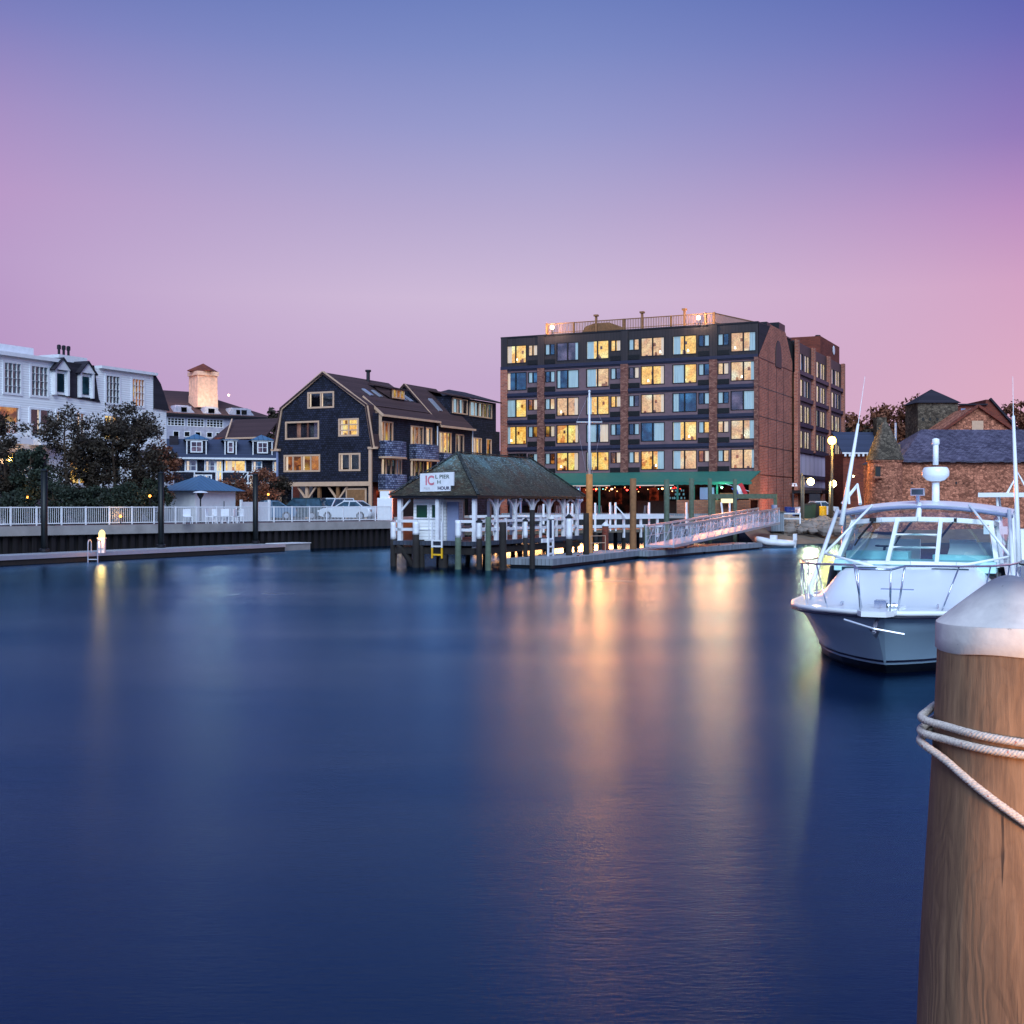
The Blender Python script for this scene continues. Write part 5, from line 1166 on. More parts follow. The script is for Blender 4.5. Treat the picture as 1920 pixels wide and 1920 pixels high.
for nm_,px_s,e_s in (('street_lamp.001',1520,900),('street_lamp',1560,150)):  # extra spots added to two street lamps to lengthen their water streaks
    f_=bpy.data.objects[nm_]; w3=P(px_s,903 if px_s==1520 else 826,101.5); d_=bpy.data.lights.new('added_streak_spot','SPOT'); d_.color=(1,.60,.26); d_.energy=e_s; d_.spot_size=math.radians(60); d_.spot_blend=.8; d_.shadow_soft_size=.5
    o_=bpy.data.objects.new('added_streak_spot',d_); C.objects.link(o_); o_.parent=f_; o_.location=w3-f_.location; o_.rotation_euler=(Vector((w3.x*.12,14,-.5))-w3).to_track_quat('-Z','Y').to_euler()
# ------------------------------------------------------------------ rocks
for i in range(58):
    px=1468+random.random()*135; Y=96.5+random.random()*5.0; q=P(px,985,Y); t_=(Y-96)/6; z=.85+t_*1.0; r=.22+.42*random.random()**2
    mb=MB(); n1_,n2__=7,5; rows=[]
    sx,sy,sz=1+.6*random.random(),.8+.4*random.random(),.6+.3*random.random(); ph_=random.random()*6
    for a in range(n2__+1):
        th=math.pi*a/n2__; rows.append([(q.x+sx*r*math.sin(th)*math.cos(2*math.pi*b/n1_+ph_)*(1+.25*math.sin(b*2.3+a*1.7+ph_)),q.y+sy*r*math.sin(th)*math.sin(2*math.pi*b/n1_+ph_),z+sz*r*math.cos(th)*(1+.2*math.sin(a+b+ph_))) for b in range(n1_)])
    mb.grid(rows,True); o=mb.build('rock','rock'); tag(o,'grey brown boulder of the riprap bank between the gangway head and the motor yacht','rock','boulders of the riprap bank')
for o in [o for o in bpy.data.objects if o.name.startswith('rock')]:
    vs=o.data.vertices; c=sum((v_.co for v_ in vs),Vector())/len(vs); o.data.transform(Matrix.Translation(-c)); o.location=c
# ------------------------------------------------------------------ stone buildings on the right
Y0=100; tp=P(1659,900,Y0)
tw=thing('stone_tower','round reddish stone tower with conical stone roof and one small square window','tower',(tp.x,tp.y,GZ))
mb=MB(); mb.lathe([(1.36,GZ-1),(1.33,6.35)],(tp.x,tp.y,0),32); mb.build('wall','stone_red',tw,True)
mb=MB(); mb.lathe([(1.42,6.35),(1.42,6.5),(1.3,6.55)],(tp.x,tp.y,0),32); mb.build('cornice','stone_red',tw)
rows=[]
for i in range(9):
    t_=i/8; rows.append((1.38*(1-t_)**.9+.12*(1 if i<8 else 0),6.5+3.2*t_))
mb=MB(); mb.lathe(rows,(tp.x+.0,tp.y,0),24); mb.build('cone_roof','stone_grey',tw,True)
wq=P(1646,884,Y0-1.25); mb=MB(); mb.box(wq.x-.2,wq.x+.2,wq.y-.05,wq.y+.1,wq.z-.4,wq.z+.4); wd=mb.build('window','black',tw); mb=MB(); mb.box(wq.x-.34,wq.x+.34,wq.y-.1,wq.y+.0,wq.z+.4,wq.z+.55); mb.box(wq.x-.34,wq.x+.34,wq.y-.12,wq.y+.0,wq.z-.55,wq.z-.4); mb.build('lintel','stone_red',wd)
FS2=frame(P(1689,900,101).x,101,1,.02)
sb=thing('stone_warehouse','low reddish rubble stone warehouse with a mossy slate hip roof behind the motor yacht','warehouse',(FS2.translation.x,101,GZ))
MB(FS2).box(0,22,0,10,GZ-1,6.5).build('wall','stone_red',sb)
mb=MB(FS2); roof_plane(mb,[(-.15,-.25,6.5),(22,-.25,6.5),(22,5,9.3),(3.4,5,9.3)]); roof_plane(mb,[(-.15,-.25,6.5),(3.4,5,9.3),(-.15,10,6.5)]); mb.build('roof','slate',sb)
mb=MB(FS2)
for i in range(50): x=-.1+22*i/50; mb.box(x,x+.46,-.36,-.24,6.33+.06*random.random(),6.47)
mb.build('eave','slate',sb)
for x in (.9,4.5): MB(FS2).box(x-.07,x+.07,-.03,.01,4.6,4.8).build('vent_hole','black',sb)
FS3=frame(P(1764,800,116).x,116,1,0)
gs=thing('stone_gable_building','stone gabled building with a blocked pale opening rising behind the slate roof','building',(FS3.translation.x,116,GZ))
MB(FS3).prism([(0,GZ),(6.9,GZ),(6.9,9.7),(3.4,12.0),(0,9.7)],0,8).build('wall','stone_red',gs)
mb=MB(FS3); mb.bar((-.2,-.15,9.55),(3.4,-.15,12.1),.3,.22); mb.bar((7.1,-.15,9.55),(3.4,-.15,12.1),.3,.22); mb.build('coping','brick_red',gs)
MB(FS3).box(2.85,3.9,-.1,.02,9.5,10.7).build('blocked_opening','cream_trim',gs)
FS4=frame(P(1721,800,122).x,122,1,0)
pt=thing('square_stone_tower','square grey stone tower with dark pyramid roof, standing behind the warehouse','tower',(FS4.translation.x,122,GZ))
MB(FS4).box(0,3.9,0,3.9,GZ,12.9).build('wall','stone_grey',pt)
mb=MB(FS4); c4=[(-.25,-.25,12.85),(4.15,-.25,12.85),(4.15,4.15,12.85),(-.25,4.15,12.85)]; ap4=[(1.85,1.85,14.2)]
m4=[(1.05,1.05,13.75),(2.85,1.05,13.75),(2.85,2.85,13.75),(1.05,2.85,13.75)]
for i in range(4): mb.poly([c4[i],c4[(i+1)%4],m4[(i+1)%4],m4[i]]); mb.poly([m4[i],m4[(i+1)%4],(1.95,1.95,14.35)])
mb.poly(c4[::-1]); mb.build('roof','roof_dark',pt)
for i in range(5): MB(FS4).box(.4+i*.7,.6+i*.7,-.03,.01,11.1,11.4).build('slot','black',pt)
FS5=frame(P(1796,800,126).x,126,1,0)
rb=thing('red_brick_hall','dark red brick hall with small pale windows behind the stone gable','building',(FS5.translation.x,126,GZ))
mb=MB(FS5); mb.prism([(0,GZ),(6.5,GZ),(6.5,9.8),(3.3,13.5),(2.8,13.5),(2.8,12.9),(0,12.9)],0,8); mb.build('wall','brick_red',rb); mb=MB(FS5); mb.bar((-.1,-.1,13),(2.9,-.1,13),.3,.14); mb.bar((3.2,-.1,13.6),(6.6,-.1,9.8),.3,.2); mb.build('roof_edge','roof_dark',rb)
for x in (.3,1.5): MB(FS5).box(x,x+.45,-.03,.01,12.0,12.6).build('window','grey_blue',rb)
FS6=frame(P(1581,800,124).x,124,1,.05)
gb_=thing('slate_roofed_house','house with blue grey slate roof and white scalloped eave left of the stone tower','house',(FS6.translation.x,124,GZ))
MB(FS6).box(0,5.2,0,6,GZ,8.0).build('wall','brick_red',gb_); mb=MB(FS6); roof_plane(mb,[(-.2,-.3,8.1),(5.4,-.3,8.1),(5.4,3,10.3),(-.2,3,10.3)]); mb.build('roof','roof_blue',gb_)
mb=MB(FS6); mb.box(-.2,5.4,-.4,-.31,7.95,8.1)
for i in range(12): mb.box(i*.45,i*.45+.2,-.38,-.33,7.7,7.95)
mb.build('eave','white_trim',gb_); MB(FS6).box(3.4,4.8,-.05,.01,4,6.8).build('door','dark_core',gb_)
MB(FS6).box(3.9,4.9,1.5,2.6,9,11.7).build('chimney','stone_grey',gb_)
MB(FS6).box(-.4,1.0,12,14,GZ,12.0).build('x','grey_blue',gb_) if False else None
q=P(1693,830,103); f=thing('vent_stack','pale metal flue pipe rising between the stone tower and the slate roof','flue',(q.x,q.y,5)); MB().tube([(q.x,q.y+2,4),(q.x,q.y+2,9.8)],.1,8).build('pipe','aluminium',f); MB().box(q.x-.25,q.x+.35,q.y+1.8,q.y+2.2,6.5,8.0).build('casing','wood_grey',f)

# ------------------------------------------------------------------ trees
def tree(px,ptop,Y,width,label,leaf='leaf_dark',n=3500,ls=.14,zb=None,cat='tree',name='tree',group=None,low=.25,seed=1,dens=1.0,trunk_r=.11):
    R=random.Random(seed); top=P(px,ptop,Y); zb=GZ if zb is None else zb; hgt=top.z-zb; bx_,by_=top.x,top.y
    t=thing(name,label,cat,(bx_,by_,zb),group); mb=MB(); tips=[]
    mb.tube([(bx_,by_,zb),(bx_+.1,by_,zb+hgt*.35),(bx_-.05,by_,zb+hgt*.7),(bx_,by_,zb+hgt*.93)],[trunk_r,trunk_r*.8,trunk_r*.5,trunk_r*.15],7)
    for i in range(26):
        h0=low+(.92-low)*R.random(); a=R.random()*6.283; base=Vector((bx_,by_,zb+hgt*h0*.9))
        prof=math.sin(math.pi*min(1,max(.08,(h0-low*.6)/(1.02-low*.6))))**.7; ln=width*(.55+.5*R.random())*prof
        e=base+Vector((math.cos(a)*ln,math.sin(a)*ln,hgt*(.06+.1*R.random()))); m_=base.lerp(e,.5)+Vector((0,0,-.02*hgt))
        mb.tube([base,m_,e],[trunk_r*.35,trunk_r*.22,trunk_r*.08],5,False); tips+= [e,base.lerp(e,.75),base.lerp(e,.5)+Vector((R.uniform(-.2,.2),R.uniform(-.2,.2),R.uniform(0,.3)))]
    mb.build('trunk','bark',t)
    tips.append(Vector((bx_,by_,zb+hgt*.93))); mb=MB(); cs=[(q_,width*(.14+.2*R.random())) for q_ in tips for _ in range(2)]
    cs=[(q_+Vector((R.uniform(-1,1),R.uniform(-1,1),R.uniform(-.8,.8)))*width*.14,r_) for q_,r_ in cs]
    for i in range(int(n*dens)):
        q_,r_=R.choice(cs); d=Vector((R.gauss(0,1),R.gauss(0,1),R.gauss(0,.8))); d=d.normalized()*r_*R.random()**.45; c=q_+d
        if c.z>zb+hgt*1.03: continue
        a1=Vector((R.gauss(0,1),R.gauss(0,1),R.gauss(0,1))).normalized(); a2=a1.cross(Vector((R.gauss(0,1),R.gauss(0,1),R.gauss(0,1)))).normalized(); k=ls*(.6+.8*R.random())
        mb.poly([c-a1*k,c-a2*k*.5,c+a1*k,c+a2*k*.5])
    mb.build('crown',leaf,t)
TG='trees behind the left seawall railing'
T=[(8,772,75,1.7,'leafy dark tree at the far left edge of the quay','leaf_dark',3200),(58,838,74,1.5,'shorter dark green tree left of the first steel guide pile','leaf_green',3200),(122,760,76,2.1,'tall airy tree right of the first steel guide pile','leaf_dark',2600),(168,812,77,1.4,'rounded dark tree between the tall airy tree and the bushy tall one','leaf_dark',3000),(212,758,78,2.2,'tallest bushy brown green tree in front of the white hotel','leaf_dark',3900),(262,775,79.5,1.9,'bushy dark tree in front of the right end of the white hotel','leaf_dark',4200),(298,820,81,1.5,'rust tinged tree leaning over the left side of the booth','leaf_rust',2600)]
for i,(px,pt_,Y,w_,lb,lf_,n_) in enumerate(T): tree(px,pt_,Y,w_,lb,lf_,int(n_*1.9),.092,group=TG,seed=20+i,low=.22)
B_=[(28,922,71.5,1.2,'low dark bush at the far left behind the railing'),(100,905,73,1.3,'low dark bush right of the first steel guide pile'),(150,918,74,1.1,'low dark bush under the tall airy tree'),(190,912,75,1.3,'low dark bush under the tallest bushy tree'),(240,905,76,1.3,'low dark bush left of the second steel guide pile'),(285,900,78,1.2,'low dark bush beside the booth, behind the second guide pile')]
for i,(px,pt_,Y,w_,lb) in enumerate(B_): tree(px,pt_,Y,w_,lb,'leaf_green',4200,.085,cat='bush',name='bush',group='bushes behind the left railing',low=.05,seed=40+i,trunk_r=.05)
for i,(px,pt_,Y,w_,lb,lf_) in enumerate(((442,882,92,1.5,'small rusty leaved tree right behind the white booth','leaf_rust'),(494,880,94,1.7,'small rusty leaved tree behind the third steel guide pile','leaf_rust'),(516,893,96,1.3,'small dark tree against the left corner of the shingled building','leaf_dark'),(415,905,92,1.0,'low green tree directly behind the booth roof','leaf_green'))): tree(px,pt_,Y,w_,lb,lf_,3800,.095,group='small trees between booth and shingled building',low=.1,seed=60+i)
for i,(px,pt_,Y,w_,lb,lf_,n_) in enumerate(((526,763,150,2.0,'far dark tree rising behind the shingled building left eave','leaf_dark',2600),(500,797,150,4.0,'far low dark tree between the brown gabled house and the shingled building','leaf_dark',4200),(470,786,160,2.4,'far thin tree beyond the end of the long brown roof','leaf_dark',1500),(1664,756,150,4.6,'big rounded rusty tree behind the conical stone tower','leaf_rust',9000),(1722,733,150,3.0,'sparse reddish tree rising beside the square stone tower','leaf_rust',2400),(1612,798,150,3.4,'low dark tree right of the hotel wing, behind the slate roof','leaf_dark',4500),(1914,745,130,2.6,'dark reddish tree at the right edge above the slate roof','leaf_rust',4200),(1880,775,132,2.4,'low brown tree behind the brick hall at the right','leaf_dark',3000))): tree(px,pt_,Y,w_,lb,lf_,n_,.26,group='distant trees on the skyline',low=.3,seed=80+i,trunk_r=.25)
for i,(px,py,Y,lb) in enumerate(((281,930,76.5,'warm garden lamp among the bushes left of the booth'),(503,927,92,'warm garden lamp under the small rusty trees'),(52,932,73,'warm garden lamp low among the far left bushes'),(226,968,73.5,'small amber uplight at the foot of the tallest bushy tree'))):
    q=P(px,py,Y); f=thing('garden_lamp',lb,'lamp',(q.x,q.y,GZ),'warm garden lamps'); MB().tube([(q.x,q.y,GZ),q],.03,6).build('stake','dark_metal',f); MB().ball(q,.08).build('bulb',m_emit('garden_bulb',rgb(255,150,60),9) if 'garden_bulb' not in MATS else MATS['garden_bulb'],f,True); lamp(f,(q.x,q.y-.3,q.z+.1),(1,.55,.2),12,.1)
# ------------------------------------------------------------------ motor yacht
FB_=frame(6.64,22.24,.912,-.41)
bt=thing('motor_yacht','large white sport cruiser moored bow on, with hardtop, wipers and bow rail','boat',(6.64,22.24,0))
m_plain('gelcoat',rgb(246,251,252),.22,var=.03,scale=1,bstr=.0); m_plain('hull_paint',rgb(176,208,230),.18,var=.04,scale=1,bstr=0); m_plain('antifoul',rgb(14,16,24),.4)
m_plain('chrome',rgb(206,212,222),.18,.9,var=.05); m_glass('boat_glass',(.80,.97,.98,1),.22,.02); m_glass('clear_vinyl',(.86,.92,.97,1),.25,.08); m_plain('teal_seat',rgb(190,236,238),.6,var=.08)
st_=[(-.98,.10,1.17,.02,.01),(-.85,.45,1.165,.06,.08),(-.6,.8,1.16,.18,.25),(-.2,1.18,1.14,.45,.52),(.4,1.55,1.12,.95,.9),(1.2,1.86,1.10,1.6,1.25),(2.2,2.06,1.08,2.4,1.55),(3.4,2.15,1.06,3.5,1.78),(6,2.2,1.02,6,1.95),(10.5,2.15,1.0,10.5,1.95)]
def hullrow(s_,sgn,lv):
    ys,hs,zs,yw,hw=s_; out=[]
    for z in lv:
        f=(z)/zs; f_=max(-.3,min(1,f)); k=max(0,f_)**1.5; out.append((sgn*(hw+(hs-hw)*k if f_>=0 else hw*(1+f_*.8)),yw+(ys-yw)*f_,z if z<.99 else zs))
    return out
lv=[1.0,.9,.75,.6,.45,.3,.16]; mb=MB(FB_)
for sg_ in (-1,1): mb.grid([hullrow(s_,sg_,lv) for s_ in st_])
mb.grid([hullrow(st_[0],-1,lv),hullrow(st_[0],1,lv)]); mb.poly(hullrow(st_[-1],-1,lv)+hullrow(st_[-1],1,lv)[::-1])
mb.build('hull','hull_paint',bt,True)
mb=MB(FB_)
for sg_ in (-1,1): mb.grid([hullrow(s_,sg_,[.16,.05,-.25]) for s_ in st_])
mb.grid([hullrow(st_[0],-1,[.16,.05,-.25]),hullrow(st_[0],1,[.16,.05,-.25])]); mb.build('boot_stripe','antifoul',bt)
for nm,lo,hi,ex,mt in (('rub_rail',.035,.075,.03,'gelcoat'),):
    pass
edge=[(-s_[1],s_[0],s_[2]) for s_ in st_[::-1]]+[(s_[1],s_[0],s_[2]) for s_ in st_]
MB(FB_).tube([(x*1.012,y,z-.03) for x,y,z in edge],.05,6).build('rub_rail','gelcoat',bt,True)
MB(FB_).tube([(x*1.022,y,z-.10) for x,y,z in edge],.018,5).build('rub_rail_insert','navy_trim',bt,True)
mb=MB(FB_)
for sg_ in (-1,1): mb.grid([[(x*1.006+sg_*.006,y-.012,z) for x,y,z in hullrow(s_,sg_,[.245,.225,.205])] for s_ in st_])
mb.build('waterline_stripe','navy_trim',bt)
# deck with raised trunk
def dk(x,y,hs,zs):
    u=abs(x)/max(hs,.01); r=max(0,min(1,(y+.2)/3.9)); sm=r*r*(3-2*r); e=max(0,min(1,(.86-u)/.3)); e=e*e*(3-2*e); return zs+.02*(1-u*u)+.66*sm*e
rows=[]
ys=[-.98,-.85,-.6,-.2,.1,.4,.8,1.2,1.7,2.2,2.8,3.4,3.9,4.4]
def sheer(y):
    for a_,b_ in zip(st_,st_[1:]):
        if a_[0]<=y<=b_[0]: k=(y-a_[0])/(b_[0]-a_[0]); return a_[1]+(b_[1]-a_[1])*k,a_[2]+(b_[2]-a_[2])*k
    return st_[-1][1],st_[-1][2]
for y in ys:
    hs,zs=sheer(y); rows.append([(hs*k/14,y,dk(hs*k/14,y,hs,zs)) for k in range(-14,15)])
MB(FB_).grid(rows).build('foredeck','gelcoat',bt,True)
mb=MB(FB_)
for sg_ in (-1,1):
    mb.grid([[(sg_*2.18,y,1.03),(sg_*1.86,y,1.06),(sg_*1.74,y,1.72 if y<7.6 else 1.35),(sg_*1.60,y,1.72 if y<7.6 else 1.35),(sg_*1.58,y,.5)] for y in (4.35,5.5,6.5,7.6,8.2,10.4)])
mb.build('side_deck','gelcoat',bt,True)
mb=MB(FB_); mb.box(-1.58,1.58,4.3,10.4,.4,.5); mb.build('cockpit_floor','gelcoat',bt)
mb=MB(FB_); mb.box(-1.6,1.6,4.0,5.1,1.6,1.82); mb.box(-1.5,-.2,4.9,5.5,1.5,1.98); mb.box(.3,1.5,4.9,5.3,1.5,1.92); mb.build('dashboard','teal_seat',bt)
for x0 in (-1.15,-.45,.75): 
    mb=MB(FB_); mb.box(x0-.28,x0+.28,6.4,6.9,.5,1.55); mb.box(x0-.28,x0+.28,6.85,7.0,1.55,2.2); sm_=mb.build('helm_seat','gelcoat',bt)
for xa,xb,zt9 in ((-1.5,-.62,2.22),(.55,1.5,2.16)):
    mb=MB(FB_); mb.grid([[(xa,5.0,1.8),(xb,5.0,1.8)],[(xa,5.6,1.95),(xb,5.6,1.95)],[(xa,6.15,zt9-.05),(xb,6.15,zt9-.05)],[(xa,6.3,zt9),(xb,6.3,zt9)],[(xa,6.45,zt9-.04),(xb,6.45,zt9-.04)],[(xa,6.5,.5),(xb,6.5,.5)]]); mb.build('seat_cover','gelcoat',bt,True)
mb=MB(FB_); mb.box(-1.58,1.58,9.6,10.4,.5,1.25); mb.build('aft_bench','teal_seat',bt)
mb=MB(FB_); mb.tube([(-.8,5.55,1.9),(-.8,5.8,2.05)],.03,6); mb.lathe([(.2,2.05),(.22,2.07),(.2,2.09)],(-.8,5.8,0),14); mb.build('steering_wheel','black',bt)
# windshield
wb_=[(-1.66,4.9,1.74),(-1.6,4.35,1.74),(-.85,3.78,1.79),(0,3.6,1.80),(.85,3.78,1.79),(1.6,4.35,1.74),(1.66,4.9,1.74)]
wt_=[(-1.5,6.0,2.55),(-1.42,5.45,2.60),(-.75,5.05,2.66),(0,4.93,2.68),(.75,5.05,2.66),(1.42,5.45,2.60),(1.5,6.0,2.55)]
for i in range(6):
    MB(FB_).poly([wb_[i],wb_[i+1],wt_[i+1],wt_[i]]).build('windshield_pane','boat_glass',bt)
mb=MB(FB_)
for a_,b_ in zip(wt_,wt_[1:]): mb.bar(a_,b_,.12,.1)
mb.build('windshield_top_bar','gelcoat',bt)
mb=MB(FB_)
for a_,b_ in zip(wb_,wb_[1:]): mb.bar(a_,b_,.09,.07)
for i in (0,1,5,6): mb.bar(wb_[i],wt_[i],.09)
for k in (-.46,.5): mb.bar((k,3.66,1.79),(k*.92,4.98,2.67),.08)
mb.bar((-.44,4.15,2.1),(.48,4.15,2.1),.04); mb.bar((-.44,4.5,2.36),(.48,4.5,2.36),.035); mb.build('windshield_frame','gelcoat',bt)
for x0 in (-.95,-.13,.7):
    y0=5.02+.12*abs(x0); mb=MB(FB_); mb.box(x0-.07,x0+.07,y0-.12,y0+.02,2.62,2.70); mb.bar((x0,y0-.1,2.62),(x0-.22,y0-.62,2.27),.035,.03); mb.bar((x0-.12,y0-.40,2.44),(x0-.28,y0-.78,2.12),.022); mb.build('wiper','black',bt)
# vinyl enclosure between windshield and hardtop
mb=MB(FB_); ht_=lambda x,y=0: 3.08-.17*(x/1.85)**2
top_=[(x*1.12,5.25+.3*(x/1.5)**2,ht_(x*1.12)-.1) for x in (-1.5,-1.42,-.75,0,.75,1.42,1.5)]; top_[0]=(-1.72,6.6,2.9); top_[-1]=(1.72,6.6,2.9)
for i in range(6): mb.poly([wt_[i],wt_[i+1],top_[i+1],top_[i]])
for sg_ in (-1,1): mb.poly([(sg_*1.66,4.9,1.74),(sg_*1.72,8.2,1.4),(sg_*1.75,8.2,2.85),(sg_*1.5,6.0,2.55)])
mb.build('clear_enclosure','clear_vinyl',bt)
# hardtop
rows=[];rows2=[]
for j in range(7):
    t_=j/6; r=[];r2=[]
    for k in range(-10,11):
        x=1.85*k/10; y=5.15+.42*(k/10)**2+(8.7-5.15)*t_*(1-.03*(k/10)**2); z=3.08-.2*(k/10)**2-.05*(2*t_-1)**2-(.05 if j in (0,) else 0)
        r.append((x,y,z)); r2.append((x*.985,y+(.05 if j==0 else 0),z-.12+(.03 if j==0 else 0)))
    rows.append(r); rows2.append(r2)
mb=MB(FB_); mb.grid(rows); mb.grid([r[::-1] for r in rows2]); mb.grid([rows2[0],rows[0]]); mb.grid([rows[-1],rows2[-1]]); mb.grid([[r[0] for r in rows],[r[0] for r in rows2]]); mb.grid([[r[-1] for r in rows2],[r[-1] for r in rows]]); mb.build('hardtop','gelcoat',bt,True)
MB(FB_).tube([(x,y-.02,z-.05) for x,y,z in rows[0]],.035,6).build('hardtop_edge','grey_blue',bt,True)
for sg_ in (-1,1):
    mb=MB(FB_); A_=Vector((sg_*1.93,3.3,1.08)); B_2=Vector((sg_*1.78,5.5,2.86)); mb.tube([A_,A_.lerp(B_2,.08)+Vector((sg_*.06,-.08,.05)),B_2],.045,8); mid_=A_.lerp(B_2,.48)
    mb.tube([mid_,(sg_*1.0,5.3,2.98)],.028,6); mb.tube([mid_,(sg_*.75,3.6,1.72)],.028,6); MB(FB_).tube([(sg_*1.85,6.2,1.1),(sg_*1.80,6.6,2.87)],.04,8).build('support_post','gelcoat',bt,True); mb.build('support_frame','gelcoat',bt,True); MB(FB_).tube([(sg_*1.8,8.0,1.3),(sg_*1.78,8.2,2.85)],.04,8).build('support_post','gelcoat',bt,True)
MB(FB_).tube([(0,4.95,2.7),(0,5.25,3.0)],.06,6).build('support_post','gelcoat',bt,True)
# rails
def rail_pts(n0,h,ins=.94):
    L_=[]
    for y in (4.6,3.4,2.2,1.0,0,-.5,-.85): hs,zs=sheer(y); L_.append((-hs*ins,y,zs+h))
    return L_
left=rail_pts(0,.78); bow=[(-.27,-1.45,1.17+.74),(.27,-1.45,1.17+.74)]; right=[(-x,y,z) for x,y,z in left[::-1]]
br_=thing  # (alias kept local)
MB(FB_).tube(left+bow+right,.021,7).build('bow_rail','chrome',bt,True)
mb=MB(FB_)
for y in (4.6,3.4,2.2,1.0,0):
    hs,zs=sheer(y)
    for sg_ in (-1,1): h2,z2=sheer(max(-.9,y-.35)); MB(FB_).tube([(sg_*hs*.94,y,zs+.78),(sg_*h2*.93,y-.35,z2)],.014,6).build('stanchion','chrome',bt,True)
for sg_ in (-1,1):
    for p_,q_ in (((sg_*.27,-1.45,1.91),(sg_*.24,-1.35,1.2)),((sg_*.42,-.85,1.94),(sg_*.3,-.8,1.18))): MB(FB_).tube([p_,q_],.018,6).build('stanchion','chrome',bt,True)
mb=MB(FB_); mb.slab([(-.32,.1),(-.3,-1.3),(-.2,-1.55),(.2,-1.55),(.3,-1.3),(.32,.1)],1.12,1.21); mb.build('bow_pulpit','gelcoat',bt)
mb=MB(FB_); mb.tube([(0,-.6,1.08),(0,-1.3,1.0),(0,-1.5,.85)],.035,6); mb.tube([(-.5,-1.42,1.05),(.0,-1.5,.92),(.48,-1.42,.84)],.022,6); mb.poly([(-.12,-1.45,.95),(0,-1.2,.72),(.12,-1.45,.95)]); mb.build('anchor','aluminium',bt)
mb=MB(FB_); mb.box(-.1,.1,-.75,-.5,1.2,1.34); mb.tube([(.1,-.6,1.24),(.25,-.55,1.24)],.05,8); mb.build('windlass','chrome',bt)
MB(FB_).tube([(0,-.9,1.24),(0,-.4,1.25),(.1,.2,1.2)],.015,5).build('anchor_chain','chrome',bt)
for x,y in ((-.8,.2),(.85,.2),(-1.75,2.2),(1.75,2.2)):
    hs,zs=sheer(y); z=zs+.06; mb=MB(FB_); mb.tube([(x,y-.13,z+.03),(x,y,z+.04),(x,y+.13,z+.03)],.018,6); mb.tube([(x,y-.05,z-.05),(x,y-.05,z+.03)],.015,5); mb.tube([(x,y+.05,z-.05),(x,y+.05,z+.03)],.015,5); mb.build('cleat','chrome',bt)
mb=MB(FB_); c_h=[]; mb.slab([(-.3,1.5),(.3,1.5),(.28,2.0),(-.28,2.0)],1.37,1.40); mb.build('deck_hatch','grey_blue',bt)
for x0 in (-.95,.8): MB(FB_).slab([(x0-.35,3.15),(x0+.35,3.15),(x0+.25,3.45),(x0-.25,3.45)],1.64,1.72).build('deck_window','car_teal',bt)
# radar, spotlight
mb=MB(FB_); mb.tube([(.12,7.4,2.95),(.12,7.4,3.5)],.085,10); mb.build('radar_mast','gelcoat',bt,True)
mb=MB(FB_); mb.lathe([(.1,3.52),(.2,3.55),(.29,3.64),(.30,3.67),(.30,3.76),(.27,3.83),(.24,3.85),(.02,3.86)],(.12,7.4,0),24); mb.build('radome','gelcoat',bt,True)
mb=MB(FB_); mb.tube([(.12,7.4,3.9),(.12,7.4,4.36)],.065,10); mb.lathe([(.065,4.36),(.09,4.38),(.08,4.5),(.02,4.52)],(.12,7.4,0),10); mb.build('nav_light_mast','gelcoat',bt,True)
mb=MB(FB_); mb.tube([(-.05,5.35,3.02),(-.05,5.35,3.2)],.05,8); mb.box(-.19,.09,5.25,5.42,3.18,3.34); sp_=mb.build('spotlight','chrome',bt); MB(FB_).box(-.17,.07,5.24,5.25,3.2,3.32).build('lens','glass_dark',sp_)
# outriggers
FBi=FB_.inverted()
def wpt(px,py,Y): return FBi @ P(px,py,Y)
for i,(a_,b_,c_) in enumerate(((wpt(1577,985,27.6),wpt(1609,795,28.2),wpt(1622,705,28.5)),(wpt(1911,1062,25.6),wpt(1900,780,26.4),wpt(1899,706,26.8)))):
    o=MB(FB_).tube([a_,a_.lerp(b_,.5),b_],[.055,.045,.03],8).build('outrigger','gelcoat',bt,True); MB(FB_).tube([b_,c_],[.008,.004],5).build('antenna','gelcoat',o)
mb=MB(FB_); mb.tube([wpt(1579,945,28),wpt(1608,909,28),wpt(1613,945,27.6)],.04,6); mb.tube([wpt(1590,903,28),wpt(1592,945,28)],.03,6); mb.build('outrigger_brace','gelcoat',bt)
for sg_ in (1,): MB(FB_).tube([(2.05,4.0,1.8),(2.3,3.6,1.78),(2.6,3.0,1.72)],.02,6).build('mooring_line','black',bt,True)
# ------------------------------------------------------------------ second boat at the right edge
q=P(1930,1000,40); b2_=thing('white_fishing_boat','part of another white boat with flat T-top roof at the right edge behind the cruiser','boat',(q.x,q.y,0))
M2=Matrix.Translation((q.x,q.y,0)) @ Matrix.Rotation(math.radians(-24),4,'Z')
rows=[]
for y,h_,z_ in ((-3.2,.05,1.35),(-2.5,.7,1.3),(-1.2,1.2,1.2),(1,1.35,1.1),(3.2,1.3,1.05)): rows.append([(-h_,y,z_),(-h_*.85,y,.5),(-h_*.5,y,-.2),(h_*.5,y,-.2),(h_*.85,y,.5),(h_,y,z_)])
MB(M2).grid(rows).build('hull','gelcoat',b2_,True); MB(M2).grid([[(r[0][0],r[0][1],r[0][2]-.1),(r[-1][0],r[-1][1],r[-1][2]-.1)] for r in rows]).build('deck','gelcoat',b2_)
MB(M2).box(-1.5,1.5,-.6,1.6,3.22,3.36).build('t_top','gelcoat',b2_); mb=MB(M2)
for i,j in ((-.95,-.4),(.95,-.4),(-.95,1.2),(.95,1.2)): mb.tube([(i*.8,j,1.0),(i,j,3.22)],.04,6)
